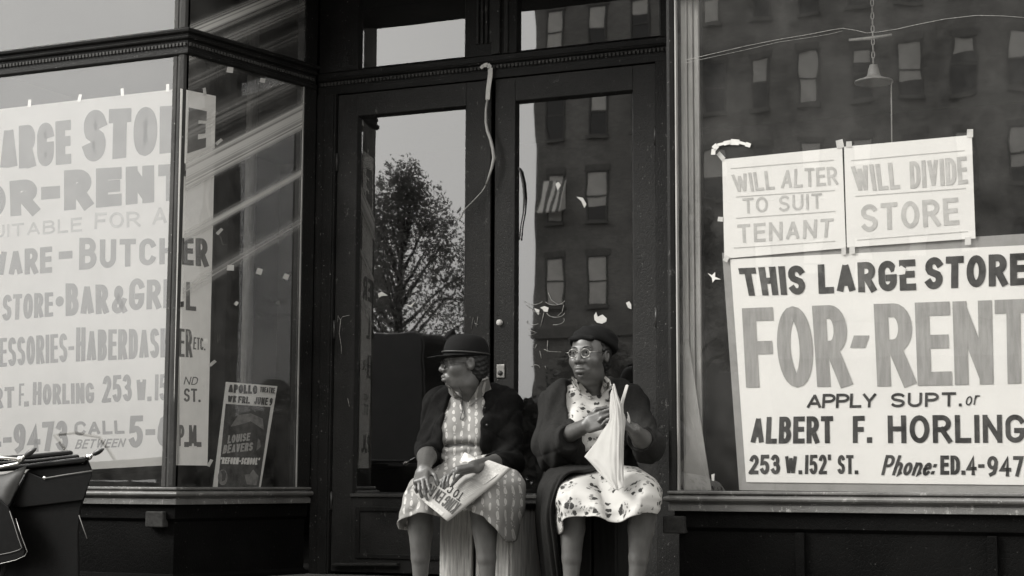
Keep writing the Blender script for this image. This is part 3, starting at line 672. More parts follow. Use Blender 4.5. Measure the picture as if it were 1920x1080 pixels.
# --- long poster folded round the corner of the left window
YP = .014
ls = empty('rent_poster', (-1.6, YP, 1.6), 'tall white rent poster wrapped round the corner post of the left show window', 'sign')
paper('sheet', [(-190, 900), (336, 871), (338, 166), (-190, 226)], front(YP), (0, 1, 0), .0012, 'paper_left', ls)
paper('folded_side', [(324, 872), (389, 873), (405, 180), (339, 166)], ret, NL, .0012, 'paper_side', ls, wob=.001)
for i, (x, y, a) in enumerate(((56, 194, 4), (150, 184, 12), (230, 173, -4), (315, 165, 0))):
    bits('tape_tab', [tab(x, y, 6, 15, a)], front(YP), (0, 1, 0), 'tape', ls, off=-.003)
for x, y, a in ((383, 172, -6), (410, 266, 50), (411, 434, 45), (398, 681, 50), (393, 868, 30)):
    bits('tape_tab', [tab(x, y, 6, 15, a)], ret, NL, 'tape', ls, off=-.003)
FY = front(YP)
for txt, quad, t, kw in (
    ('LARGE', [(-31, 327), (134, 311), (133, 220), (-31, 240)], .30, {}),
    ('STOR', [(155, 306), (343, 285), (343, 196), (158, 206)], .30, {}),
    ('FOR', [(-100, 417), (73, 401), (70, 334), (-100, 352)], .31, {}),
    ('-RENT', [(77, 399), (348, 374), (348, 306), (77, 322)], .31, {}),
    ('SUITABLE', [(-42, 449), (154, 434), (154, 407), (-42, 426)], .17, {}),
    ('FOR', [(177, 430), (264, 425), (262, 396), (178, 399)], .17, {}),
    ('A', [(285, 423), (313, 419), (313, 386), (287, 389)], .17, {}),
    ('HARDWARE', [(-135, 529), (98, 511), (98, 462), (-135, 482)], .21, {}),
    ('-', [(110, 499), (136, 497), (136, 455), (110, 457)], .34, {}),
    ('Butch', [(148, 506), (330, 494), (330, 443), (149, 446)], .20, dict(small=.94)),
    ('DRUG', [(-110, 612), (-12, 604), (-10, 553), (-110, 562)], .22, {}),
    ('STORE', [(4, 603), (100, 594), (100, 547), (6, 552)], .20, {}),
    ('*', [(102, 600), (122, 598), (122, 530), (102, 532)], .2, {}),
    ('Bar', [(123, 594), (204, 588), (203, 530), (123, 530)], .22, dict(small=.95)),
    ('&', [(209, 589), (238, 586), (236, 534), (211, 537)], .20, {}),
    ('Gril', [(241, 584), (345, 576), (345, 518), (243, 521)], .22, dict(small=.94)),
    ('ACCESSORIES-', [(-55, 694), (139, 679), (139, 622), (-55, 637)], .18, {}),
    ('Haberdash', [(142, 680), (318, 671), (318, 609), (143, 612)], .18, dict(small=.92)),
    ('ALBERT', [(-95, 772), (27, 764), (27, 725), (-95, 732)], .19, {}),
    ('F.', [(35, 763), (52, 762), (51, 716), (36, 717)], .19, {}),
    ('Horling', [(61, 760), (177, 756), (176, 713), (62, 716)], .18, dict(small=.9)),
    ('253', [(191, 756), (248, 752), (246, 701), (193, 704)], .18, {}),
    ('W.', [(255, 753), (284, 752), (283, 709), (256, 711)], .18, {}),
    ('152', [(290, 752), (332, 750), (332, 700), (291, 701)], .17, {}),
    ('4-9473', [(-22, 854), (128, 846), (127, 786), (-22, 797)], .24, {}),
    ('CALL', [(139, 817), (234, 813), (232, 788), (140, 790)], .22, {}),
    ('BETWEEN', [(140, 842), (232, 838), (235, 822), (144, 824)], .17, dict(shear=.12)),
    ('5-6', [(241, 841), (322, 839), (322, 775), (243, 778)], .23, {})):
    big = 'ink_left' if txt not in ('SUITABLE', 'A') and not (txt == 'FOR' and t < .2) else 'ink_left_pale'
    lettering('lettering', txt, quad, FY, big, ls, t, **kw)
for txt, quad, t, kw in (
    ('E', [(351, 290), (386, 278), (388, 207), (354, 199)], .30, {}),
    ('-', [(340, 345), (360, 345), (360, 303), (340, 303)], .3, {}),
    ('ER', [(341, 496), (391, 501), (389, 447), (342, 446)], .2, {}),
    ('L', [(348, 583), (368, 585), (366, 527), (349, 527)], .2, {}),
    ('ER', [(334, 671), (361, 673), (360, 616), (335, 613)], .18, {}),
    ('ETC.', [(362, 655), (385, 657), (384, 634), (363, 632)], .12, {}),
    ('ND', [(344, 721), (369, 722), (371, 707), (346, 706)], .13, dict(shear=.1)),
    ('ST.', [(344, 753), (376, 754), (375, 729), (345, 728)], .16, {}),
    ('P.M.', [(333, 838), (376, 838), (375, 796), (334, 795)], .2, {})):
    lettering('lettering', txt, quad, ret, 'ink_side', ls, t, **kw)

# --- big right poster on its grey backing
YB = .022
bs = empty('rent_sign', (2.2, YB, 1.0), 'large white FOR-RENT sign on grey backing paper, bottom of the right show window', 'sign')
paper('backing', [(1386, 919), (2080, 928), (2080, 428), (1354, 474)], front(YB), (0, 1, 0), .001, 'paper_grey', bs)
paper('sheet', [(1399, 904), (2080, 911), (2080, 452), (1369, 486)], front(YB-.0045), (0, 1, 0), .001, 'paper', bs)
FB = front(YB-.0055)
for txt, quad, t, mat, kw in (
    ('THIS', [(1395, 555), (1510, 552), (1508, 497), (1384, 503)], .215, 'ink_dark', {}),
    ('LARGE', [(1535, 551), (1718, 544), (1716, 486), (1533, 496)], .22, 'ink_dark', {}),
    ('STORE', [(1734, 543), (1926, 534), (1925, 474), (1735, 483)], .22, 'ink_dark', {}),
    ('FOR', [(1399, 727), (1597, 725), (1586, 571), (1391, 578)], .165, 'ink_grey', dict(gap=.05)),
    ('RENT', [(1645, 725), (1937, 719), (1935, 560), (1638, 570)], .165, 'ink_grey', dict(gap=.06)),
    ('APPLY', [(1512, 766), (1643, 764), (1644, 737), (1514, 739)], .19, 'ink_dark', dict(gap=.03)),
    ('SUPT.', [(1670, 764), (1803, 762), (1803, 735), (1671, 737)], .19, 'ink_dark', {}),
    ('_o_r', [(1809, 761), (1836, 758), (1833, 731), (1809, 734)], .10, 'ink_dark', dict(shear=.2)),
    ('ALBERT', [(1407, 832), (1563, 831), (1562, 780), (1410, 782)], .185, 'ink_dark', {}),
    ('F.', [(1599, 831), (1635, 830), (1634, 779), (1599, 780)], .185, 'ink_dark', {}),
    ('HORLING', [(1665, 831), (1922, 830), (1921, 777), (1664, 779)], .18, 'ink_dark', {}),
    ('253', [(1404, 889), (1463, 889), (1462, 852), (1406, 853)], .19, 'ink_dark', {}),
    ('W.', [(1471, 889), (1504, 889), (1503, 854), (1472, 854)], .19, 'ink_dark', {}),
    ("152'", [(1509, 889), (1559, 889), (1558, 852), (1510, 853)], .17, 'ink_dark', {}),
    ('ST.', [(1570, 889), (1609, 889), (1608, 853), (1571, 853)], .18, 'ink_dark', {}),
    ('P_h_o_n_e:', [(1652, 891), (1750, 892), (1762, 855), (1661, 853)], .15, 'ink_dark', dict(gap=.06, shear=.0)),
    ('ED.', [(1763, 890), (1810, 890), (1809, 854), (1763, 854)], .2, 'ink_dark', {}),
    ('4-', [(1812, 891), (1846, 891), (1846, 854), (1812, 854)], .18, 'ink_dark', {}),
    ('9473', [(1851, 893), (1942, 894), (1942, 855), (1851, 855)], .18, 'ink_dark', {})):
    lettering('lettering', txt, quad, FB, mat, bs, t, **kw)
bits('lettering', [[(1594, 652), (1622, 652), (1630, 629), (1601, 629)]], FB, (0, 1, 0), 'ink_grey', bs, off=-.0012, th=.0005)
bits('paper_tear', [[(1676, 512), (1684, 516), (1697, 514), (1699, 504), (1690, 498), (1683, 502), (1679, 499)]], FB, (0, 1, 0), 'paper', bs, off=-.0024, th=.0005)

# --- two small cards above it
def small_sign(label, quad, rows, rules, tabs, off):
    o = empty('paper_sign', P(quad[0][0], quad[0][1], off), label, 'sign', 'small paper signs above the big one')
    paper('sheet', quad, front(off), (0, 1, 0), .0008, 'paper', o, wob=.0004)
    for txt, qd, t, kw in rows: lettering('lettering', txt, qd, front(off-.0005), 'ink_pale', o, t, **kw)
    bits('ruled_lines', [[(a, b+.8), (c, d+.8), (c, d-.8), (a, b-.8)] for a, b, c, d in rules], front(off-.0005), (0, 1, 0), 'rule', o, off=-.0006, th=.0003)
    for tb in tabs: bits('tape_tab', [tab(*tb)], front(off), (0, 1, 0), 'tape', o, off=-.0022)
small_sign('small white sign reading WILL ALTER TO SUIT TENANT, left of the pair', [(1358, 485), (1586, 465), (1579, 276), (1354, 299)],
    [('WILL', [(1378, 361), (1453, 355), (1450, 319), (1371, 327)], .15, {}), ('ALTER', [(1464, 354), (1572, 346), (1568, 312), (1467, 318)], .15, {}),
     ('TO', [(1393, 401), (1440, 397), (1439, 368), (1392, 372)], .15, {}), ('SUIT', [(1460, 397), (1542, 390), (1541, 362), (1461, 367)], .15, dict(gap=.2)),
     ('TENANT', [(1384, 456), (1560, 444), (1563, 409), (1382, 421)], .16, dict(gap=.2))],
    [(1370, 316, 1563, 300), (1380, 369, 1565, 357), (1380, 409, 1566, 396), (1376, 465, 1566, 452)],
    [(1352, 293, 9, 17, -40), (1575, 270, 14, 16, -10), (1351, 411, 10, 9, 8), (1582, 471, 9, 14, 0), (1362, 485, 9, 12, 30)], .0125)
small_sign('small white sign reading WILL DIVIDE STORE, right of the pair', [(1588, 464), (1829, 447), (1822, 253), (1582.5, 275)],
    [('WILL', [(1604, 360), (1688, 354), (1684, 304), (1595, 311)], .15, {}), ('DIVIDE', [(1707, 354), (1815, 344), (1812, 293), (1705, 303)], .15, {}),
     ('STORE', [(1615, 435), (1799, 421), (1796, 370), (1614, 384)], .17, dict(gap=.16))],
    [(1596, 301, 1809, 282), (1604, 368, 1811, 353), (1607, 450, 1815, 434)],
    [(1592, 271, 11, 12, 0), (1819, 250, 12, 16, 2), (1598, 469, 11, 14, 0), (1815, 452, 12, 15, 0)], .0120)

# --- theatre window card leaning in the left return
CO = np.array([LP[1][0], LP[1][1], 0.0]) + NL*.06
def cardp(px, py): return PL(px, py, CO, NL)
tc_ = empty('theatre_card', cardp(443, 917), 'narrow theatre window card with white border leaning behind the side glass', 'poster')
paper('card', [(399, 917), (488, 919), (520, 724), (424, 716)], cardp, NL, .003, 'paper', tc_, wob=.0)
bits('picture', [[(408, 913), (485, 914), (507, 763), (423, 757)]], cardp, NL, 'card_dark', tc_, off=-.0015, th=.001)
bits('portrait', [[(411+9*math.cos(a)+6+a*.0, 895+15*math.sin(a)) for a in [i*.4488 for i in range(14)]]], cardp, NL, 'card_mid', tc_, off=-.003, th=.001)
bits('portrait', [[(415, 903), (421, 900), (423, 888), (419, 881), (413, 884), (416, 890)]], cardp, NL, 'card_dark', tc_, off=-.0045, th=.001)
bits('figure', [[(462, 908), (480, 910), (484, 893), (474, 880), (468, 889), (458, 890)]], cardp, NL, 'card_mid', tc_, off=-.003, th=.001)
bits('figure', [[(480, 845), (488, 838), (487, 826), (483, 822), (482, 832)]], cardp, NL, 'card_mid', tc_, off=-.003, th=.001)
bits('figure', [[(432, 800), (446, 778), (470, 775), (492, 785), (494, 806), (470, 790), (450, 796)]], cardp, NL, 'card_mid', tc_, off=-.003, th=.001)
for txt, quad, t, mat in (
    ('APOLLO', [(427, 736), (481, 739), (482, 723), (428, 720)], .26, 'ink_left'),
    ('THEATRE', [(486, 735), (514, 738), (515, 727), (487, 725)], .18, 'ink_left'),
    ('WK FRI.', [(425, 754), (467, 757), (468, 744), (427, 741)], .24, 'ink_left'),
    ('JUNE 9', [(475, 758), (509, 761), (511, 746), (477, 744)], .24, 'ink_left'),
    ('LOUISE', [(425, 832), (467, 826), (469, 811), (427, 816)], .22, 'news_grey'),
    ('BEAVERS', [(416, 851), (472, 845), (474, 829), (419, 834)], .22, 'news_grey'),
    ("'REFORM-SCHOOL'", [(411, 870), (484, 872), (487, 858), (413, 857)], .26, 'paper')):
    lettering('lettering', txt, quad, cardp, mat, tc_, t, off=.0045)

# --- hanging lamp in the right window
YL = .75
lt = P(1638, 139, YL)
lamp = empty('hanging_lamp', lt, 'small enamel lamp hanging on a chain above the paper signs', 'lamp')
x0, z0 = lt[0], lt[2]
S = .00272
mb = MB(); zc = z0+.03; k = 0
while zc < 3.5:
    a = math.pi/2*(k % 2); L = .019; r = .0085
    mb.tube([(x0+math.cos(a)*r*math.cos(q)*.8, YL+math.sin(a)*r*math.cos(q)*.8, zc+L*math.sin(q)*.95) for q in [i*math.pi/6 for i in range(12)]], .0028, 6, True)
    zc += .032; k += 1
mb.build('chain', 'brass', lamp, smooth=True)
MB().lathe([(.0, .045), (.018, .045), (.020, .036), (.024, .028), (.030, .0), (.034, -.012), (.06, -.024), (.090, -.034), (.092, -.042), (.086, -.040), (.05, -.030), (.02, -.016), (0, -.016)], (x0, YL, z0), 36).build('lamp_shade', 'enamel', lamp, smooth=True)
a = P(1592, 75, YL); b = P(1672, 65, YL)
MB().tube([a, (a+b)/2+np.array([0, 0, -.004]), b], [.006, .009, .005], 8).build('cross_bar', 'brass', lamp, smooth=True)
a = P(1671, 160, YL); b = P(1673, 330, YL)
MB().tube([(x0+.088, YL, z0-.04), a, b], .003, 6).build('pull_cord', 'tape', lamp, smooth=True)

# ------------------------------------------------------------------ scraps of tape and paper
def scrap(label, poly, plane, n, off, mat='tape', group='scraps of paper and tape stuck to the shopfront', name='paper_scrap'):
    p0 = np.array(plane(*poly[0]))
    o = bits(name, [poly], plane, n, mat, None, th=.0012, off=off); tag(o, label, 'scrap', group); return o
R0 = np.array([LP[1][0], LP[1][1], 0.0])
def rout(px, py): return PL(px, py, R0-NL*.002, NL)
for lab, x, y, w, h, a in (
    ('bit of tape high on the side glass, nearer the corner post', 431, 131, 12, 11, 10), ('bit of tape high on the side glass, nearer the door', 492, 151, 10, 9, 14),
    ('torn tape bit on the side glass level with the poster row BUTCHER, leftmost', 432, 502, 13, 11, 5), ('middle one of three torn tape bits across the side glass', 486, 509, 11, 12, 20),
    ('torn tape bit at the door end of the side glass', 536, 519, 10, 11, 25), ('tiny white scrap beside the pipe in the side glass', 443, 569, 6, 8, 40)):
    scrap(lab, tab(x, y, w, h, a), rout, NL, -.002)
DG = front(D+.024)
for lab, poly in (
    ('big torn white scrap above the hatted woman with glasses, on the right door glass', [(1114, 592), (1118, 585), (1121, 594), (1130, 590), (1138, 597), (1137, 603), (1129, 607), (1120, 605), (1115, 600)]),
    ('white scrap at the right edge of the right door glass', [(1174, 568), (1180, 565), (1184, 571), (1184, 580), (1178, 577)]),
    ('white scrap amid the chalk scribbles on the right door glass', [(1013, 577), (1021, 574), (1029, 577), (1027, 585), (1020, 584), (1018, 580)]),
    ('narrow white scrap left of another among the chalk scribbles', [(1002, 578), (1012, 581), (1010, 591), (1006, 586)]),
    ('small white scrap near the striped awning reflection, right door', [(1042, 345), (1047, 341), (1052, 347), (1046, 357)]),
    ('ragged small scrap halfway up the right door glass', [(1081, 369), (1093, 371), (1100, 383), (1096, 390), (1090, 377)]),
    ('curled pale scrap low on the left door glass, left one', [(709, 551), (716, 547), (727, 554), (716, 555), (711, 558)]),
    ('curled pale scrap low on the left door glass, right one', [(760, 571), (770, 572), (780, 564), (771, 576)])):
    scrap(lab, poly, DG, (0, 1, 0), -.003)
FO = front(0.001)
scrap('star shaped scrap on the right show window beside the big sign', [(1327, 512), (1335, 516), (1341, 510), (1341, 519), (1352, 524), (1341, 524), (1336, 530), (1335, 521)], FO, (0, 1, 0), -.0015)
scrap('pale chip low at the left of the right show window', [(1334, 890), (1340, 888), (1339, 902), (1335, 901)], FO, (0, 1, 0), -.0015)
# torn strip curling above the small sign
pts = [P(x, y, -.004) for x, y in ((1337, 290), (1338, 279), (1345, 272), (1357, 269), (1370, 266), (1386, 267), (1398, 270), (1407, 273))]
mb = MB()
for i in range(len(pts)-1):
    a, b = pts[i], pts[i+1]; d = b-a; nn = np.cross(d, (0, 1, 0)); nn /= np.linalg.norm(nn); w = .010+.004*math.sin(i*2.1)
    mb.hexa([a-nn*w, b-nn*w*.9, b-nn*w*.9+np.array([0, .003, 0]), a-nn*w+np.array([0, .003, 0])], [a+nn*w, b+nn*w*.9, b+nn*w*.9+np.array([0, .003, 0]), a+nn*w+np.array([0, .003, 0])])
tag(mb.build('torn_strip', 'tape'), 'ragged white paper strip curling above the left small sign', 'scrap', 'scraps of paper and tape stuck to the shopfront')
# tape ribbon and string hanging from the door head
Yr = D-.035
rb = [(901, 128), (906, 123), (914, 121), (919, 127), (919, 140), (917, 155), (915, 170), (914, 187)]
w = [.008, .010, .012, .013, .0135, .013, .013, .012]
mb = MB()
for i in range(len(rb)-1):
    a, b = P(*rb[i], Yr), P(*rb[i+1], Yr); d = b-a; nn = np.cross(d, (0, 1, 0)); nn /= np.linalg.norm(nn); th = np.array([0, .004, 0])
    mb.hexa([a-nn*w[i], b-nn*w[i+1], b-nn*w[i+1]+th, a-nn*w[i]+th], [a+nn*w[i], b+nn*w[i+1], b+nn*w[i+1]+th, a+nn*w[i]+th])
rib = mb.build('ribbon', 'tape'); tag(rib, 'white tape ribbon with a long loose string hanging before the door meeting stiles', 'ribbon')
st = [(914, 186), (911, 205), (911, 230), (914, 246), (920, 262), (924, 280), (926, 296), (922, 315), (917, 330), (912, 345), (905, 358), (893, 371), (880, 384), (870, 394), (866, 404), (862, 410), (852, 411)]
wd = [.006, .007, .008, .009, .009, .010, .010, .008, .006, .005, .004, .0032, .003, .003, .0028, .0028, .0026]
MB().tube([P(x, y, Yr-.004) for x, y in st[:10]], wd[:10], 8).build('string', 'enamel', rib, smooth=True)
MB().tube([P(x, y, Yr-.004) for x, y in st[9:]], wd[9:], 6).build('loose_end', 'steel', rib, smooth=True)
tag(MB().tube([P(x, y, D+.012) for x, y in ((972, 314), (976, 322), (981, 345), (983, 372), (981, 400), (977, 420), (974, 450))], [.004, .006, .0065, .006, .004, .0035, .004], 8).build('door_strap', 'iron', smooth=True), 'black strap hanging inside the left edge of the right door glass', 'strap')
# chalk scribbles
def scribble(label, lines, Y, r=.0016):
    mb = MB()
    for L in lines: mb.tube([P(x, y, Y) for x, y in L], r, 5)
    tag(mb.build('chalk_scribble', 'chalk', smooth=True), label, 'chalk mark', 'chalk scribbles on the doors')
def arcpx(cx, cy, rx, ry, a0, a1, n=8): return [(cx+rx*math.cos(R_(a0+(a1-a0)*i/n)), cy+ry*math.sin(R_(a0+(a1-a0)*i/n))) for i in range(n+1)]
scribble('tangle of chalk curves and arrows on the right door glass', [arcpx(1000, 562, 18, 9, 160, 20), arcpx(1040, 560, 20, 12, 150, 20), [(986, 572), (1004, 585), (1013, 588)], arcpx(1042, 585, 17, 10, 170, 10), [(1028, 549), (1034, 563), (1046, 571), (1057, 570)],
    arcpx(1000, 603, 12, 6, 200, 40), [(990, 617), (1006, 624), (991, 630)], arcpx(1040, 600, 18, 9, 100, -20), [(1057, 572), (1054, 585), (1046, 592)], [(1020, 586), (1014, 612)]], D+.021)
scribble('short chalk strokes below the tangle on the right door glass', [[(1027, 638), (1026, 660)], [(1006, 646), (1003, 653)], [(1012, 658), (1015, 672)], [(1020, 655), (1030, 659), (1052, 660)], arcpx(1004, 690, 8, 6, 200, 360), [(1022, 686), (1024, 692)]], D+.021)
scribble('chalk letter N on the left door stile', [[(884, 617), (887, 595), (893, 613), (896, 594)], [(890, 606), (897, 609)]], D-.003)
scribble('chalk scrawl on the outer stile of the left door', [[(633, 604), (634, 592), (638, 600), (642, 594), (655, 591)], [(639, 598), (636, 625), (640, 650), (640, 663)], [(652, 747), (655, 762)]], D-.003)
# ------------------------------------------------------------------ across the street
def apartment(x0, x1, y0, floors, label, wallmat, seed, ncol, off, fh=3.12):
    r = random.Random(seed); H = 7.4+floors*fh
    b = empty('apartment_building', ((x0+x1)/2, y0, 0), label, 'building', 'buildings across the street')
    MB().box((x0, y0-14, 0), (x1, y0, H)).build('wall', wallmat, b)
    MB().box((x0-.15, y0-.05, H), (x1+.15, y0+.5, H+.7)).build('cornice', 'stone', b, bevel=.05)
    MB().box((x0-.02, y0-.02, 5.75), (x1+.02, y0+.16, 6.15)).build('belt_course', 'stone', b, bevel=.03)
    for k in range(3): MB().box((x0+.5+k*(x1-x0)/3, y0-.02, .2), (x0+(k+1)*(x1-x0)/3-.5, y0+.05, 4.6)).build('shop_window', 'dark_glass', b)
    proto = None; step = (x1-x0)/ncol
    for f in range(floors):
        for c in range(ncol):
            cx = x0+(c+.5)*step; z = 6.9+f*fh
            if proto is None:
                w = frame_of(MB(), cx-.36, cx+.36, z, z+1.8, .06, y0+.005, y0+.05).box((cx-.30, y0+.005, z+.87), (cx+.30, y0+.04, z+.93)).build('window', 'sash', b)
                MB().box((cx-.30, y0+.004, z+.06), (cx+.30, y0+.012, z+1.74)).build('pane', 'dark_glass', w)
                MB().box((cx-.42, y0+.004, z-.12), (cx+.42, y0+.16, z)).build('stone_sill', 'stone', w)
                MB().box((cx-.42, y0+.004, z+1.8), (cx+.42, y0+.07, z+2.02)).build('stone_lintel', 'stone', w)
                proto = [w]+list(w.children); pc = (cx, z); cur = w
            else:
                dx, dz = cx-pc[0], z-pc[1]
                cur = proto[0].copy(); COL.objects.link(cur); cur.location = (dx, 0, dz)
                for ch in proto[1:]:
                    q = ch.copy(); COL.objects.link(q); q.parent = cur
            t = r.random()
            if t < .72:
                dpt = r.choice((.5, .85, .85, 1.2, 1.68))
                bl = MB().box((pc[0]-.29, y0+.014, pc[1]+1.74-dpt), (pc[0]+.29, y0+.022, pc[1]+1.74)).build('blind', 'shade', cur)
    return b
def mirror_pt(px, py, Yp, Y):
    p = P(px, py, Yp); v = p-CAM; v[1] = -v[1]; return p+v*((Y-Yp)/v[1])
apt = apartment(mirror_pt(1001, 400, D, -47)[0], 6.4, -47, 5, 'dark brick apartment house seen mirrored in the right show window', 'brick', 3, 16, 0)
bm_ = MB()
aw = MB(); cx = P(1040, 365, D); v = cx-CAM; v[1] = -v[1]; hit = cx+v*((-47.0-D)/v[1]-0)
aw.hexa([(hit[0]-.48,-46.95,hit[2]-.55),(hit[0]+.48,-46.95,hit[2]-.55),(hit[0]+.48,-46.3,hit[2]-.75),(hit[0]-.48,-46.3,hit[2]-.75)], [(hit[0]-.48,-46.95,hit[2]+.55),(hit[0]+.48,-46.95,hit[2]+.55),(hit[0]+.48,-46.28,hit[2]-.70),(hit[0]-.48,-46.28,hit[2]-.70)])
aw.build('awning', 'awning', apt)
apartment(6.9, 34, -47, 4, 'pale brick apartment house further right across the street', 'brick_pale', 9, 12, 0)

def tree(label, x, y, h, cr, z0, seed, n=5200, leaf=.085, mat='leaf', spikes=24):
    r = np.random.default_rng(seed); g = -.0
    t = empty('street_tree', (x, y, g), label, 'tree', 'trees across the street')
    mb = MB(); mb.tube([(x, y, g-.1), (x+.05, y, z0*.5), (x-.04, y+.03, z0), (x, y, h*.8)], [.15, .12, .10, .03], 10)
    lobes = []
    for k in range(spikes):
        a = k*2.4+r.random(); q = r.random()**.45; zz = z0+(h-z0)*(.12+.85*k/spikes)
        rr = cr*(1-k/spikes)**.85*q
        c = np.array([x+math.cos(a)*rr, y+math.sin(a)*rr, zz]); lobes.append((c, np.array([cr*.32, cr*.32, cr*.50])*(1-.5*k/spikes)))
        b0 = np.array([x, y, zz-cr*.5]); mb.tube([b0, (b0+c)/2+np.array([0, 0, .08]), c], [.045, .03, .012], 6)
    mb.build('trunk', 'bark', t, smooth=True)
    m = n//spikes; vs = []; fs = []
    for c, s in lobes:
        d = r.normal(size=(m, 3)); d /= np.linalg.norm(d, axis=1)[:, None]; p = c+d*s*(r.random((m, 1))**.45)
        p += (np.abs(r.normal(size=(m, 1)))*.10)*np.array([0, 0, 1.0])*cr*.5*(d[:, 2:3] > 0)
        a = r.normal(size=(m, 3)); a /= np.linalg.norm(a, axis=1)[:, None]; bb = np.cross(a, r.normal(size=(m, 3))); bb /= np.linalg.norm(bb, axis=1)[:, None]
        L = leaf*(.7+.7*r.random((m, 1)))
        i0 = len(vs)
        q4 = np.stack([p-a*L, p+bb*L*.5, p+a*L, p-bb*L*.5], 1).reshape(-1, 3); vs += q4.tolist()
        fs += [(i0+4*i, i0+4*i+1, i0+4*i+2, i0+4*i+3) for i in range(m)]
    link('crown', vs, fs, mat, t)
    return t
a = mirror_pt(752, 345, D, -23)
tree('bushy street tree mirrored in the left door glass', a[0], -23, a[2]+.2, 2.5, 3.3, 4, 15000, .045)
a = mirror_pt(692, 262, D, -27)
tree('taller slim tree behind the bushy one, at the left of its crown', a[0]-.5, -27, a[2]+.3, 1.1, 3.5, 6, 3500, .08)
a = mirror_pt(1325, 300, 0, -24)
tree('dark slim tree mirrored at the left edge of the right show window', a[0]-.3, -24, a[2], .95, 2.6, 8, 3500, .08)
a = mirror_pt(1110, 520, D, -22)
tree('low leafy tree in front of the dark brick house', a[0], -22, 3.5, 1.6, 1.6, 11, 3500, .08)
# park hedge and railings on the far side: one mass
r = np.random.default_rng(5); m = 7000; vs = []; fs = []
X = r.uniform(-19.5, -9, m); top = 2.55+.35*np.sin(X*.7)+.25*np.sin(X*1.9+1)
p = np.stack([X, r.uniform(-32, -30.4, m), top*r.random(m)**.5], 1)
a_ = r.normal(size=(m, 3)); a_ /= np.linalg.norm(a_, axis=1)[:, None]; b_ = np.cross(a_, r.normal(size=(m, 3))); b_ /= np.linalg.norm(b_, axis=1)[:, None]
q4 = np.stack([p-a_*.2, p+b_*.12, p+a_*.2, p-b_*.12], 1).reshape(-1, 3)
tag(link('hedge', q4.tolist(), [(4*i, 4*i+1, 4*i+2, 4*i+3) for i in range(m)], 'hedge'), 'long dark hedge across the street', 'hedge', kind='stuff')

# delivery van standing in the street, mirrored dark in the left door
def wheel_parts(parent, c, R, ax, w=.14):
    t = MB().lathe([(R*.62, -w/2), (R*.93, -w/2), (R, -w*.25), (R, w*.25), (R*.93, w/2), (R*.62, w/2), (R*.62, -w/2)], c, 32, ax).build('wheel', 'rubber', parent, smooth=True)
    MB().lathe([(0, -w*.3), (R*.2, -w*.38), (R*.25, -w*.2), (R*.6, -w*.2), (R*.61, w*.2), (R*.25, w*.2), (R*.2, w*.38), (0, w*.3)], c, 32, ax).build('rim', 'car', t, smooth=True)
e0 = mirror_pt(792, 640, D, -16.8)
vx1 = e0[0]; vx0 = vx1-3.9; vy1, vy0 = -16.8, -18.7; vt = mirror_pt(700, 622, D, -16.8)[2]; g = -.15
van = empty('delivery_van', ((vx0+vx1)/2, -17.7, g), 'black box-bodied delivery van standing in the street, mirrored in the left door', 'van')
def rbox(lo, hi, r, n=5):
    (x0, y0, z0), (x1, y1, z1) = lo, hi; pr = []
    for cx, cz, a0 in ((x1-r, z1-r, 0), (x0+r, z1-r, 90)): pr += [(cx+r*math.cos(R_(a0+90*i/n)), cz+r*math.sin(R_(a0+90*i/n))) for i in range(n+1)]
    pr += [(x0, z0), (x1, z0)]; k = len(pr); mb = MB()
    return mb.add([(x, y0, z) for x, z in pr]+[(x, y1, z) for x, z in pr], [tuple(range(k)), tuple(range(2*k-1, k-1, -1))]+[(i, i+k, (i+1) % k+k, (i+1) % k) for i in range(k)])
body = rbox((vx0+1.5, vy0, .35), (vx1, vy1, vt), .30).build('body', 'car', van, bevel=.04)
rbox((vx0, vy0+.35, .35), (vx0+1.5, vy1-.35, 1.25), .15).build('bonnet', 'car', van, bevel=.04)
MB().box((vx0+1.7, vy1-.001, 1.35), (vx0+2.5, vy1+.006, 1.95)).build('side_window', 'dark_glass', van)
rbox((vx0-.15, vy1-.4, .45), (vx0+.9, vy1+.05, .85), .2).build('fender', 'car', van, bevel=.03); rbox((vx0-.15, vy0-.05, .45), (vx0+.9, vy0+.4, .85), .2).build('fender', 'car', van, bevel=.03)
for wx in (vx0+.4, vx1-1.1):
    for wy in (vy1-.12, vy0+.12): wheel_parts(van, (wx, wy, g+.38), .38, (0, 1, 0), .16)
for wy in (vy1-.5, vy0+.5): MB().lathe([(0, -.1), (.09, -.05), (.12, .05), (.11, .07), (0, .075)], (vx0-.1, wy, 1.0), 20, (-1, 0, 0)).build('headlight', 'chrome', van, smooth=True)
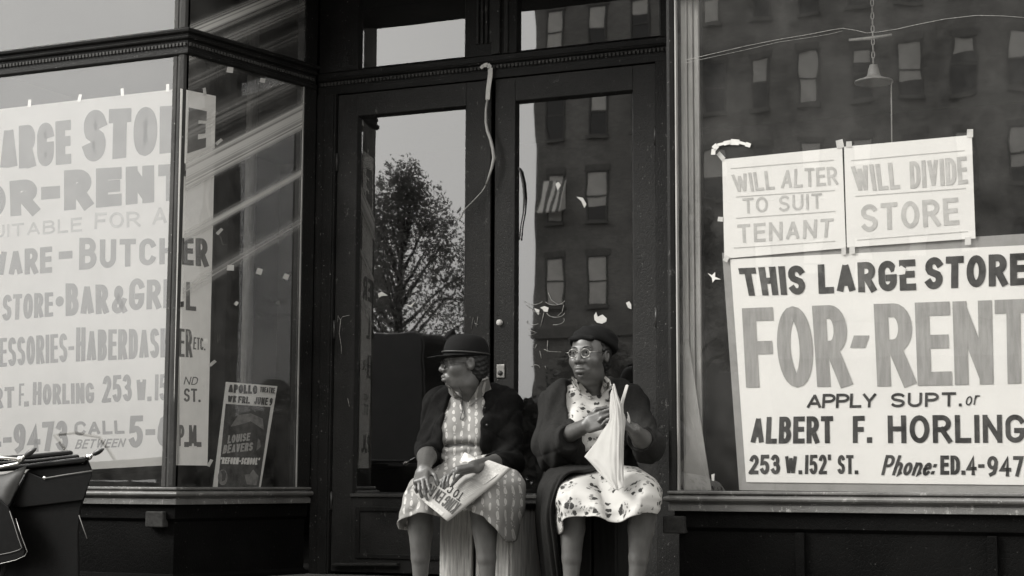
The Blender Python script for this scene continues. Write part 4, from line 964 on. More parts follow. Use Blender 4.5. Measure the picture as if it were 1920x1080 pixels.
# ------------------------------------------------------------------ sculpting: smooth distance fields meshed with surface nets
class Field:
    def __init__(s, lo, hi, h):
        s.lo = np.array(lo, np.float32); s.h = h
        s.n = [int((hi[i]-lo[i])/h)+2 for i in range(3)]
        s.ax = [(lo[i]+h*np.arange(s.n[i])).astype(np.float32) for i in range(3)]
        s.D = np.full(s.n, 1.0, np.float32)
    def block(s, lo, hi):
        sl = []
        for i in range(3):
            a = max(int((lo[i]-s.lo[i])/s.h)-1, 0); b = min(int((hi[i]-s.lo[i])/s.h)+2, s.n[i]); 
            if b <= a: return None, None
            sl.append(slice(a, b))
        return tuple(sl), np.meshgrid(s.ax[0][sl[0]], s.ax[1][sl[1]], s.ax[2][sl[2]], indexing='ij')
    def put(s, prim, k=.02, op='u', m=.06):
        lo, hi, fn = prim; m = max(m, k*1.5)
        sl, g = s.block([q-m for q in lo], [q+m for q in hi])
        if sl is None: return s
        d = fn(*g).astype(np.float32); D = s.D[sl]
        if op == 'u':
            h = np.clip(.5+.5*(D-d)/k, 0, 1); s.D[sl] = D*(1-h)+d*h-k*h*(1-h)
        else:                                        # subtract
            d = -d; h = np.clip(.5-.5*(D-d)/k, 0, 1); s.D[sl] = D*(1-h)+d*h+k*h*(1-h)
        return s
    def all(s, fn): s.D = fn(s.D, *np.meshgrid(*s.ax, indexing='ij', sparse=True)).astype(np.float32); return s
    def mesh(s, name, mats, parent, classify=None, smooth_it=1):
        D = s.D; sg = D < 0
        c = np.zeros([n-1 for n in s.n], np.int8)
        for i in (0, 1):
            for j in (0, 1):
                for k in (0, 1): c += sg[i:s.n[0]-1+i, j:s.n[1]-1+j, k:s.n[2]-1+k]
        ii = np.argwhere((c > 0) & (c < 8)); N_ = len(ii); I, J, K = ii.T
        cor = {}; 
        for i in (0, 1):
            for j in (0, 1):
                for k in (0, 1): cor[(i, j, k)] = D[I+i, J+j, K+k]
        acc = np.zeros((N_, 3)); cnt = np.zeros(N_)
        for a in cor:
            for ax in range(3):
                if a[ax] == 0:
                    b = list(a); b[ax] = 1; d0, d1 = cor[a], cor[tuple(b)]; x = (d0 < 0) != (d1 < 0)
                    t = np.where(x, d0/(d0-d1+1e-12), 0); p = np.tile(np.array(a, float), (N_, 1)); p[:, ax] += t
                    acc += p*x[:, None]; cnt += x
        V = s.lo + s.h*(ii + acc/cnt[:, None])
        idx = np.full(c.shape, -1, np.int64); idx[I, J, K] = np.arange(N_)
        F = []
        for ax in range(3):
            o = [1, 1, 1]; o[ax] = 0
            A = sg[tuple(slice(o[q], s.n[q]-1) for q in range(3))]
            e = [slice(o[q]+(1 if q == ax else 0), s.n[q]-1+(1 if q == ax else 0)) for q in range(3)]
            B = sg[tuple(e)]; w = np.argwhere(A != B); fl = A[tuple(w.T)]
            w = w+np.array(o); u1, u2 = [q for q in range(3) if q != ax]
            def sh(d1, d2):
                q = w.copy(); q[:, u1] -= d1; q[:, u2] -= d2; return idx[tuple(q.T)]
            quad = np.stack([sh(1, 1), sh(0, 1), sh(0, 0), sh(1, 0)], 1)
            rev = fl if ax != 1 else ~fl
            quad[~rev] = quad[~rev][:, ::-1]; F.append(quad)
        F = np.concatenate(F); F = F[(F >= 0).all(1)]
        for _ in range(smooth_it):
            S = np.zeros_like(V); n = np.zeros(len(V))
            for a, b in ((0, 1), (1, 2), (2, 3), (3, 0)):
                for p, q in ((a, b), (b, a)):
                    np.add.at(S, F[:, p], V[F[:, q]]); np.add.at(n, F[:, p], 1)
            V = V*.68+.32*S/np.maximum(n, 1)[:, None]
        mi = classify(V[F].mean(1)) if classify else None
        o = link(name, V, F, None, parent, True, mats=mats, midx=mi)
        return o
def cap(a, b, ra, rb=None):
    a = np.array(a, float); b = np.array(b, float); rb = ra if rb is None else rb; m = max(ra, rb); ab = b-a; L = max(np.dot(ab, ab), 1e-9)
    def fn(X, Y, Z):
        t = np.clip(((X-a[0])*ab[0]+(Y-a[1])*ab[1]+(Z-a[2])*ab[2])/L, 0, 1)
        return np.sqrt((X-a[0]-ab[0]*t)**2+(Y-a[1]-ab[1]*t)**2+(Z-a[2]-ab[2]*t)**2)-(ra+(rb-ra)*t)
    return np.minimum(a, b)-m, np.maximum(a, b)+m, fn
def ell(c, r, R=None):
    c = np.array(c, float); r = np.array(r, float); R = np.eye(3) if R is None else np.array(R, float)      # R columns: local axes in world
    ext = np.sqrt(((R*r)**2).sum(1))
    def fn(X, Y, Z):
        d = (X-c[0], Y-c[1], Z-c[2]); l = [d[0]*R[0, i]+d[1]*R[1, i]+d[2]*R[2, i] for i in range(3)]
        k0 = np.sqrt((l[0]/r[0])**2+(l[1]/r[1])**2+(l[2]/r[2])**2); k1 = np.sqrt((l[0]/r[0]**2)**2+(l[1]/r[1]**2)**2+(l[2]/r[2]**2)**2)
        return k0*(k0-1)/np.maximum(k1, 1e-6)
    return c-ext, c+ext, fn
def rbx(c, hf, R=None, r=.01):
    c = np.array(c, float); hf = np.array(hf, float); R = np.eye(3) if R is None else np.array(R, float); ext = (np.abs(R)*hf).sum(1)
    def fn(X, Y, Z):
        d = (X-c[0], Y-c[1], Z-c[2]); q = [np.abs(d[0]*R[0, i]+d[1]*R[1, i]+d[2]*R[2, i])-(hf[i]-r) for i in range(3)]
        o = np.sqrt(sum(np.maximum(v, 0)**2 for v in q)); return o+np.minimum(np.maximum(np.maximum(q[0], q[1]), q[2]), 0)-r
    return c-ext, c+ext, fn
def unit(v): v = np.array(v, float); return v/np.linalg.norm(v)
def axes(f, u=(0, 0, 1)):
    """columns right, forward, up"""
    f = unit(f); r = unit(np.cross(f, u)); return np.stack([r, f, np.cross(r, f)], 1)

def head_prims(o, R, sx=1.0):
    """(prim, k, op) list in a head frame: x right, y forward, z up"""
    W_ = lambda x, y, z: np.array(o)+R@np.array([x*sx, y, z])
    E_ = lambda c, r: ell(W_(*c), (r[0]*sx, r[1], r[2]), R)
    L = [(E_((0, -.012, .032), (.074, .092, .086)), .02, 'u'), (E_((0, .022, -.028), (.064, .068, .085)), .03, 'u'), (E_((0, .034, -.078), (.050, .050, .042)), .025, 'u'),
         (cap(W_(0, .068, -.100), W_(0, .066, -.100), .017), .02, 'u'), (E_((0, .0, -.105), (.052, .055, .03)), .03, 'u')]
    for s in (-1, 1):
        L += [(E_((s*.040, .056, -.032), (.027, .026, .026)), .025, 'u')]
    L += [(cap(W_(-.034, .078, .022), W_(.034, .078, .022), .013), .018, 'u')]
    for s in (-1, 1): L += [(cap(W_(s*.032, .101, .002), W_(s*.034, .100, .002), .0175), .011, 's')]
    for s in (-1, 1): L += [(cap(W_(s*.032, .0755, .003), W_(s*.0322, .0755, .003), .0125), .004, 'u'),
                            (cap(W_(s*.022, .083, -.012), W_(s*.044, .078, -.010), .004), .006, 'u'), (cap(W_(s*.020, .086, .012), W_(s*.046, .079, .012), .0045), .006, 'u')]
    L += [(cap(W_(0, .086, .010), W_(0, .107, -.033), .0090, .0142), .010, 'u')]
    for s in (-1, 1): L += [(cap(W_(s*.016, .097, -.037), W_(s*.0195, .090, -.037), .0118), .006, 'u'), (cap(W_(s*.010, .107, -.050), W_(s*.011, .100, -.047), .0048), .003, 's')]
    L += [(E_((0, .082, -.072), (.031, .018, .024)), .018, 'u'), (E_((0, .0975, -.0662), (.0245, .012, .0078)), .005, 'u'), (E_((0, .0955, -.0818), (.0225, .012, .0088)), .005, 'u'), (E_((0, .092, -.094), (.014, .010, .004)), .006, 's'),
          (cap(W_(-.021, .1045, -.0752), W_(-.010, .110, -.0740), .0030), .0025, 's'), (cap(W_(.021, .1045, -.0752), W_(.010, .110, -.0740), .0030), .0025, 's'), (cap(W_(-.010, .110, -.0740), W_(.010, .110, -.0740), .0030), .0025, 's')]
    for s in (-1, 1):
        L += [(cap(W_(s*.024, .096, -.044), W_(s*.036, .086, -.064), .0034), .007, 's'), (cap(W_(s*.018, .092, -.018), W_(s*.036, .086, -.022), .003), .007, 's')]
    for s in (-1, 1):
        L += [(E_((s*.076, -.014, -.008), (.011, .020, .032)), .008, 'u'), (E_((s*.086, -.008, -.006), (.006, .011, .018)), .005, 's')]
    return L, W_
def head_slots(o, R, Vc, sx=1.0):
    """material slots by place on the face: 1 eye white, 2 iris, 3 lips, 4 brow"""
    l = (Vc-np.array(o))@R; l[:, 0] /= sx; m = np.zeros(len(Vc), np.int32)
    near = (np.abs(l[:, 0]) < .1) & (l[:, 1] > .03) & (l[:, 2] > -.12) & (l[:, 2] < .06)
    m[near & ((l[:, 0]/.025)**2+((l[:, 2]+.0735)/.0145)**2 < 1) & (l[:, 1] > .086)] = 3
    for s in (-1, 1):
        e = ((l[:, 0]-s*.032)/.0125)**2+((l[:, 2]-.003)/.0062)**2
        m[near & (e < 1)] = 1; m[near & (((l[:, 0]-s*.032-.003)/.006)**2+((l[:, 2]-.003)/.0062)**2 < 1)] = 2
    return m
def hand_prims(w, d, nrm, curl=(.5, .6, .7, .75), thumb=.6, side=1, S=1.0, spread=.34):
    """hand from the wrist w pointing along d, palm facing nrm; side +1: thumb on +x of (d x nrm)"""
    d = unit(d); nrm = unit(np.array(nrm)-d*np.dot(nrm, d)); x = np.cross(d, nrm)*side; w = np.array(w, float); L = []
    pc = w+d*.048*S; Rm = np.stack([x, d, nrm], 1)
    L.append((rbx(pc, (.038*S, .046*S, .0145*S), Rm, .013*S), .014)); L.append((ell(w+d*.03*S+x*.018*S+nrm*.010*S, (.020*S, .030*S, .014*S), Rm), .012))
    lens = ((.040, .025, .020), (.044, .028, .021), (.041, .026, .020), (.033, .020, .018))
    for i, ln in enumerate(lens):
        off = (.0295-.0197*i)*S; p = w+d*(.090-.004*abs(i-1)-.006*(i == 3))*S+x*off; a = 0; dd = unit(d+x*spread*(1.5-i)*.33)
        r0 = (.0086, .0088, .0084, .0076)[i]*S
        L.append((cap(p-dd*.03*S, p, .0095*S, r0), .008))
        for j, seg in enumerate(ln):
            a += curl[i]*(1.0, 1.15, .75)[j]; v = dd*math.cos(a)+nrm*math.sin(a); q = p+v*seg*S
            L.append((cap(p, q, r0*(1-.09*j), r0*(.93-.09*j)), .0035)); p = q
    p = w+d*.022*S+x*.030*S+nrm*.006*S
    v1 = unit(d*.75+x*.62+nrm*.35); q = p+v1*.040*S; L.append((cap(w+d*.012*S+x*.016*S, p, .013*S, .0125*S), .012)); L.append((cap(p, q, .0125*S, .0105*S), .008))
    v2 = unit(d*(1.0-.2*thumb)+x*(.35-.5*thumb)+nrm*(.35+.5*thumb)); q2 = q+v2*.030*S; L.append((cap(q, q2, .0104*S, .0095*S), .004)); v3 = unit(v2+nrm*.3*thumb-x*.25*thumb); L.append((cap(q2, q2+v3*.024*S, .0094*S, .0078*S), .004))
    return L

def torso_prims(O, R, fat=0.0, lean=.05):
    """seated torso in a body frame at O on the seat (z up from the seat top)"""
    W_ = lambda x, y, z: np.array(O)+R@np.array([x, y+lean*z, z])
    E_ = lambda c, r: ell(W_(*c), [q+fat for q in r], R)
    L = [(E_((0, -.03, .09), (.190, .155, .115)), .05), (E_((0, .025, .205), (.160, .140, .125)), .06), (E_((0, -.005, .345), (.155, .112, .14)), .06),
         (E_((-.070, .088, .325), (.072, .062, .070)), .05), (E_((.070, .088, .325), (.072, .062, .070)), .05),
         (cap(W_(-.145, -.02, .455), W_(.145, -.02, .455), .056+fat, .056+fat), .05), (E_((0, -.035, .46), (.12, .075, .075)), .05)]
    return L, W_
# ------------------------------------------------------------------ seats
ZF, ZS = .09, .515
def crate(name, label, x0, x1, y0, y1, planks, mat, z1, gap=.012):
    o = empty(name, ((x0+x1)/2, (y0+y1)/2, 0.0), label, 'box seat')
    w = (x1-x0)/planks
    for k in range(planks):
        MB().box((x0+k*w+gap/2, y0, .0905), (x0+(k+1)*w-gap/2, y0+.022, z1-.024)).build('front_plank', mat, o, bevel=.003)
        MB().box((x0+k*w+gap/2, y1-.022, .0905), (x0+(k+1)*w-gap/2, y1, z1-.024)).build('back_plank', mat, o, bevel=.003)
    for x in (x0+.002, x1-.022): MB().box((x, y0+.0235, .11), (x+.02, y1-.0235, z1-.024)).build('side_board', mat, o, bevel=.003)
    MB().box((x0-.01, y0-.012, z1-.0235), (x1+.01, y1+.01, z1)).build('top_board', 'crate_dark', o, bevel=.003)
    return o
crate('wooden_box_seat', 'pale weathered wooden box seat of two upright planks under the woman with the brimmed hat', P(821, 1000, -.30)[0], P(957, 1000, -.30)[0], -.30, .08, 2, 'crate_wood', .513, .020)
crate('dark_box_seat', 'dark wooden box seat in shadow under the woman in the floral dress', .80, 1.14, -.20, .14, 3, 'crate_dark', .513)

def catmull(A, n):
    """resample rows of A (k, ...) to n+1 samples through every row"""
    A = np.asarray(A, float); k = len(A); E0 = 2*A[0]-A[1]; E1 = 2*A[-1]-A[-2]; B = np.concatenate([E0[None], A, E1[None]]); out = []
    for i in range(n+1):
        t = i/n*(k-1); j = min(int(t), k-2); t -= j; p0, p1, p2, p3 = B[j], B[j+1], B[j+2], B[j+3]
        out.append(.5*((2*p1)+(-p0+p2)*t+(2*p0-5*p1+4*p2-p3)*t*t+(-p0+3*p1-3*p2+p3)*t**3))
    return np.array(out)
def lerp_rows(A, n):
    k = len(A); t = np.linspace(0, k-1, n+1); j = np.minimum(t.astype(int), k-2); q = (t-j)[:, None, None]; return A[j]*(1-q)+A[j+1]*q
def patch(name, rows, mat, parent, nu=60, nv=48, fold=None, th=.005, world=False, lin=False):
    A = np.array([[q if world else P(*q) for q in r] for r in rows]); G_ = lerp_rows(A, nv) if lin else catmull(A, nv); G_ = np.swapaxes(catmull(np.swapaxes(G_, 0, 1), nu), 0, 1)
    V = G_.reshape(-1, 3); w = nu+1
    F = [(j*w+i, j*w+i+1, (j+1)*w+i+1, (j+1)*w+i) for j in range(nv) for i in range(nu)]
    du = np.gradient(G_, axis=1); dv = np.gradient(G_, axis=0); n = np.cross(du, dv); n /= np.linalg.norm(n, axis=2)[..., None]+1e-9
    if np.mean(np.sum(n*(CAM-G_), 2)) < 0: n = -n
    if fold: V = (G_+n*fold(np.linspace(0, 1, nu+1)[None, :], np.linspace(0, 1, nv+1)[:, None])[..., None]).reshape(-1, 3); G_ = V.reshape(nv+1, nu+1, 3)
    k = len(V); V2 = V-(n*th).reshape(-1, 3); F2 = [tuple(i+k for i in f[::-1]) for f in F]
    rim = [i for i in range(w)]+[j*w+nu for j in range(1, nv+1)]+[nv*w+i for i in range(nu-1, -1, -1)]+[j*w for j in range(nv-1, 0, -1)]
    F3 = [(rim[i], rim[i]+k, rim[(i+1) % len(rim)]+k, rim[(i+1) % len(rim)]) for i in range(len(rim))]
    o = link(name, np.concatenate([V, V2]), F+F2+F3, mat, parent, True)
    bm = bmesh.new(); bm.from_mesh(o.data); bmesh.ops.recalc_face_normals(bm, faces=bm.faces); bm.to_mesh(o.data); bm.free()
    return o
def crease(t): return (1-np.abs(np.sin(t)))**4
SKIN = ['skin', 'eyewhite', 'iris', 'lips', 'brow', 'stocking', 'shoe']
def brows(parent, W_):
    for s in (-1, 1):
        MB().tube([W_(s*x, y, z) for x, y, z in ((.014, .0925, .0235), (.024, .0925, .0275), (.036, .089, .0285), (.048, .0815, .0245))], [.0018, .0026, .0024, .0012], 6).build('eyebrow', 'brow', parent, smooth=True)
def glasses(parent, o, R, sx, mat, rad=.0185, zoff=-.004, r=.0013, arm=True):
    W_ = lambda x, y, z: np.array(o)+R@np.array([x*sx, y, z])
    g = None
    for s in (-1, 1):
        mb = MB(); mb.tube([W_(s*.031+rad*math.cos(q)*1.05, .103-.004*abs(math.cos(q)), zoff+rad*.92*math.sin(q)) for q in [i*math.pi/12 for i in range(24)]], r, 8, True)
        m = mb.build('spectacle_rim', mat, parent, smooth=True); g = g or m
        MB().add([W_(s*.031+rad*.98*math.cos(q)*1.05, .1025, zoff+rad*.9*math.sin(q)) for q in [i*math.pi/12 for i in range(24)]], [tuple(range(24))]).build('lens', 'lens', m)
        if arm: MB().tube([W_(s*(.031+rad*1.05), .101, zoff+.004), W_(s*.074, .085, zoff+.006), W_(s*.080, .01, zoff+.004)], r, 6).build('temple', mat, m, smooth=True)
    MB().tube([W_(-.031+rad*.98, .103, zoff+.004), W_(-.006, .112, zoff+.008), W_(.006, .112, zoff+.008), W_(.031-rad*.98, .103, zoff+.004)], r, 6).build('bridge', mat, g, smooth=True)
def leg(F, hip, knee, ankle, fdir, k=.03):
    hip, knee, ankle = [np.array(q, float) for q in (hip, knee, ankle)]; back = -unit(fdir); d = ankle-knee
    F.put(cap(hip, knee, .078, .060), .03)
    a1, a2, a3 = knee+d*.16, knee+d*.36+back*.010, knee+d*.70+back*.006
    for p_, q_, r_, s_ in ((knee, a1, .060, .056), (a1, a2, .056, .0555), (a2, a3, .0555, .041), (a3, ankle, .041, .031)): F.put(cap(p_, q_, r_, s_), .010)
    F.put(cap(knee-back*.020, knee-back*.020-np.array([0, 0, .02]), .042), .03)
    F.put(cap(a1-back*.012, a3-back*.012, .036, .026), .02)
    F.put(cap(ankle, ankle+unit(fdir)*.06+np.array([0, 0, -.045]), .029, .030), .02)
def shoe(parent, ankle, fdir):
    a = np.array(ankle, float); f = unit(fdir); z = ZF
    S = Field(a-np.array([.2, .24, .16]), a+np.array([.2, .2, .06]), .006)
    c = np.array([a[0], a[1], 0])
    S.put(cap(c+np.array([0, 0, z+.055])-f*.03, c+np.array([0, 0, z+.032])+f*.13, .036, .034), .02); S.put(cap(c+np.array([0, 0, z+.045])+f*.05, c+np.array([0, 0, z+.028])+f*.15, .040, .033), .03)
    S.put(rbx(c+np.array([0, 0, z+.022])-f*.04, (.026, .026, .022), None, .006), .006)
    S.put(rbx(c+np.array([0, 0, z-.05]), (.3, .3, .05), None, .001), .002, 's')
    return S.mesh('shoe', ['shoe'], parent)

# =========================================================== the woman in the brimmed hat
fb = unit((.20, -.98, 0)); RB = axes(fb)
O1 = P(885, 900, 0.0); O1[2] = ZS
w1 = empty('person', (O1[0], O1[1]-.2, ZF), 'seated woman in a black brimmed hat and cardigan, in profile, folded newspaper on her lap', 'person')
RH = axes(unit((-.80, -.60, 0)), (0.0, 0.0, 1)); H1 = P(871, 680, -.14)
F = Field((O1[0]-.48, -.78, .08), (O1[0]+.42, .22, 1.34), .0036)
TP, WB = torso_prims(O1, RB)
for p, k in TP: F.put(p, k)
HP, WH = head_prims(H1, RH, 1.03)
F.put(cap(WB(0, -.02, .46), WH(0, -.022, -.07), .058, .055), .03)
G1 = Field(H1-np.array([.16, .16, .16]), H1+np.array([.16, .16, .17]), .0045)
for p, k, op in HP: F.put(p, k, op, .02)
sR, eR, wR, tR = WB(.165, -.02, .435), P(804, 842, -.10), P(794, 880, -.515), P(783, 930, -.665)
sL, eL, wL, tL = WB(-.165, -.02, .435), P(956, 866, -.08), P(888, 875, -.56), P(832, 886, -.655)
for s_, e_, w_ in ((sR, eR, wR), (sL, eL, wL)):
    F.put(cap(s_, e_, .052, .046), .03); F.put(cap(e_, e_+(w_-e_)*.4, .045, .042), .02); F.put(cap(e_+(w_-e_)*.35, w_, .042, .028), .02)
for p, k in hand_prims(wR, tR-wR, (.25, .6, -.8), (.25, .35, .45, .55), .4, 1): F.put(p, k, 'u', .02)
for p, k in hand_prims(wL, tL-wL, (.1, -.15, -1), (.35, .45, .5, .55), .5, -1): F.put(p, k, 'u', .02)
kR, kL, aR, aL = P(787, 932, -.44), P(904, 934, -.44), P(788, 1094, -.42), P(915, 1094, -.42)
leg(F, WB(.085, .02, .07), kR, aR, fb); leg(F, WB(-.085, .02, .07), kL, aL, fb)
def cls1(C):
    m = head_slots(H1, RH, C, 1.03); m[C[:, 2] < .62] = 5; m[(C[:, 2] < .62) & (C[:, 1] > -.30)] = 5
    # hands and forearms stay bare
    for w_, e_, t_ in ((wR, eR, tR), (wL, eL, tL)):
        for a, b in ((e_, w_), (w_, t_)):
            ab = b-a; t = np.clip((C-a)@ab/np.dot(ab, ab), 0, 1.3); m[(np.linalg.norm(C-a-t[:, None]*ab, axis=1) < .062) & (m == 5)] = 0
    return m
body1 = F.mesh('body', SKIN, w1, cls1)
shoe(w1, aR, fb); shoe(w1, aL, fb)
# dress bodice
Dd = Field((O1[0]-.34, -.36, .55), (O1[0]+.34, .24, 1.06), .0055)
for p, k in torso_prims(O1, RB, .012)[0]: Dd.put(p, k)
vn = WB(.012, .14, .47)
Dd.put(cap(P(870, 771, -.185), P(868, 722, -.12), .010, .052), .006, 's'); Dd.put(ell(WB(0, .02, .56), (.075, .085, .075), RB), .006, 's')
zz = ZS+.215; zb = .775
Dd.all(lambda D, X, Y, Z: D+.0045*np.sin((Z-zz)*130+np.sin(X*23)*1.4)*np.exp(-((Z-zz)/.055)**2)+.016*np.exp(-((Z-zb+.004*np.sin(X*30))/.010)**2)-.008*np.exp(-((Z-zb-.03)/.02)**2)+.0032*np.sin(X*105+Z*10)*np.exp(-((Z-zb)/.06)**2)+.0015*np.sin(X*70+Z*14))
Dd.all(lambda D, X, Y, Z: np.maximum(D, .60-Z))
dress1 = Dd.mesh('dress', ['leafprint'], w1)
# collar wings
from mathutils.bvhtree import BVHTree
def snap(pts, objs, lift=.006):
    """lay points on the nearest cloth or skin surface seen in their direction"""
    tr = [BVHTree.FromPolygons([v.co.copy() for v in o.data.vertices], [tuple(p.vertices) for p in o.data.polygons]) for o in objs]; out = []
    for q in pts:
        p = P(*q); d = unit(p-CAM); best = None
        for t in tr:
            h = t.ray_cast(Vector(CAM), Vector(d))
            if h[0] is not None and (best is None or h[3] < best): best = h[3]
        out.append(p if best is None or abs(best-np.linalg.norm(p-CAM)) > .22 else CAM+d*(best-lift))
    return out
def collar(name, pts, mat, parent, objs, th=.003):
    c = snap(pts, objs); m = MB(); n = unit(CAM-c[0])
    k = len(c); m.add([q+n*th for q in c]+[q-n*th for q in c], [tuple(range(k)), tuple(range(2*k-1, k-1, -1))]+[(i, i+k, (i+1) % k+k, (i+1) % k) for i in range(k)])
    return m.build(name, mat, parent, bevel=.002)
collar('collar', [(839, 722, -.20), (846, 727, -.21), (862, 744, -.225), (866, 769, -.235), (852, 748, -.235), (842, 738, -.225)], 'leafprint', dress1, [dress1, body1])
collar('collar', [(909, 700, -.10), (916, 709, -.11), (913, 726, -.15), (923, 735, -.16), (902, 744, -.20), (880, 762, -.235), (880, 752, -.225), (893, 732, -.18), (903, 714, -.14)], 'leafprint', dress1, [dress1, body1])
MB().tube([p for p in snap([(x, y, Y) for x, y, Y in ((860, 724, -.21), (866, 735, -.235), (867, 752, -.245), (869, 768, -.25), (872, 782, -.255), (867, 788, -.255), (863, 786, -.255), (868, 769, -.25))], [dress1, body1])], .0018, 6).build('spectacle_cord', 'iron', w1, smooth=True)
MB().box(P(866, 884, -.30)-np.array([.006, .002, .0]), P(868, 822, -.235)+np.array([.008, .004, 0])) if 0 else None
# skirt
sk = patch('skirt', [
    [(842, 848, -.02), (845, 850, -.13), (858, 853, -.18), (872, 855, -.20), (886, 855, -.20), (905, 853, -.18), (922, 850, -.13), (930, 850, .0)],
    [(815, 880, -.06), (812, 880, -.20), (835, 876, -.27), (862, 884, -.28), (885, 886, -.29), (912, 876, -.29), (946, 872, -.19), (952, 880, .02)],
    [(785, 905, -.14), (774, 900, -.36), (800, 893, -.43), (845, 908, -.39), (872, 908, -.39), (908, 894, -.44), (968, 884, -.26), (968, 905, -.02)],
    [(775, 940, -.18), (760, 928, -.44), (785, 910, -.515), (835, 925, -.48), (872, 930, -.475), (909, 910, -.52), (979, 905, -.32), (978, 930, -.03)],
    [(768, 975, -.20), (750, 965, -.47), (786, 938, -.545), (832, 950, -.525), (872, 945, -.51), (912, 940, -.55), (976, 950, -.34), (975, 965, -.05)],
    [(770, 995, -.22), (743, 988, -.46), (778, 962, -.55), (825, 966, -.54), (870, 955, -.52), (912, 975, -.54), (955, 1018, -.38), (974, 985, -.08)]],
    'leafprint', w1, 84, 60, lambda u, v: np.clip(v*2.5, 0, 1)*((.003+.009*v**2)*np.sin(u*44+np.sin(v*4)*1.4)-.008*crease(u*17+v*2.2)*v+.002*np.sin(u*9+v*31)), .005)
# cardigan
Cg = Field((O1[0]-.40, -.42, .56), (O1[0]+.40, .26, 1.08), .0055)
for p, k in torso_prims(O1, RB, .028)[0]: Cg.put(p, k)
cR, cL = eR+(wR-eR)*.34, eL+(wL-eL)*.42
for s_, e_, c_ in ((sR, eR, cR), (sL, eL, cL)):
    Cg.put(cap(s_, e_, .070, .064), .05); Cg.put(cap(e_, c_, .062, .055), .03)
Cg.put(cap(WB(.11, -.03, .49), WB(-.11, -.03, .49), .05), .04)
opx = P(878, 800, -.15)
Cg.put(rbx((opx[0], opx[1]-.14, .80), (.090, .22, .32), RB, .02), .008, 's'); Cg.put(ell(WB(0, .03, .56), (.082, .09, .085), RB), .01, 's')
Cg.put(cap(c_ if 0 else cR+(wR-eR)*.17, cR+(wR-eR)*.6, .07), .004, 's'); Cg.put(cap(cL+(wL-eL)*.17, cL+(wL-eL)*.7, .075), .004, 's')
Cg.all(lambda D, X, Y, Z: D+.008*crease(Z*27+X*14+Y*10)*np.clip((.95-Z)*6, 0, 1)+.006*crease(X*30-Z*13+1)+.0025*np.sin(Z*58-X*61+Y*33))
Cg.all(lambda D, X, Y, Z: np.maximum(D, .60-Z))
card = Cg.mesh('cardigan', ['knit'], w1)
for x, y, Yb in ((909, 765, -.20), (913, 797, -.21)):
    c = snap([(x, y, Yb)], [card], .001)[0]; MB().lathe([(.0055, 0), (.0055, .003), (0, .004)], c, 12, tuple(unit(CAM-c))).build('button', 'iron', card, smooth=True)
# hair, hat, spectacles
E_ = lambda c, r: ell(WH(*c), r, RH)
Hf = Field(H1-.17, H1+.17, .0045)
Hf.put(E_((0, -.022, .02), (.083, .096, .09)), .01); Hf.put(E_((0, -.065, -.045), (.062, .045, .050)), .03); Hf.put(rbx(WH(0, .105, -.06), (.13, .095, .13), RH, .03), .01, 's')
for s in (-1, 1): Hf.put(E_((s*.09, .004, -.025), (.035, .032, .045)), .01, 's')
Hf.all(lambda D, X, Y, Z: D+.003*np.sin(Z*260+X*90)*np.cos(Y*150))
Hf.mesh('hair', ['hair'], w1)
Hf = Field(H1-.21, H1+.21, .0045)
RT = RH@np.array(Matrix.Rotation(R_(-4), 3, 'X'))
Hf.put(ell(WH(0, -.008, .050), (.092, .106, .102), RH), .01); Hf.put(rbx(WH(0, 0, .225), (.3, .3, .088), RH@np.array(Matrix.Rotation(R_(3), 3, 'X')), .001), .035, 's')
Hf.put(rbx(WH(0, 0, -.06), (.3, .3, .084), RT, .001), .004, 's')
Hf.put(ell(WH(0, .030, .030), (.104, .146, .0075), RT), .010)
Hf.put(cap(WH(.012, .075, .125), WH(-.012, .060, .142), .012), .012); Hf.put(cap(WH(.0, .085, .118), WH(.0, .06, .138), .010), .012)
hat1 = Hf.mesh('hat', ['felt'], w1)
MB().tube([WH(.0955*math.cos(q), -.006+.110*math.sin(q), .043+.006*math.sin(q)) for q in [i*math.pi/20 for i in range(40)]], .0042, 8, True).build('hat_band', 'ribbon', hat1, smooth=True)
brows(w1, WH)
glasses(w1, H1, RH, 1.03, 'iron', .0195, -.011, .0021)

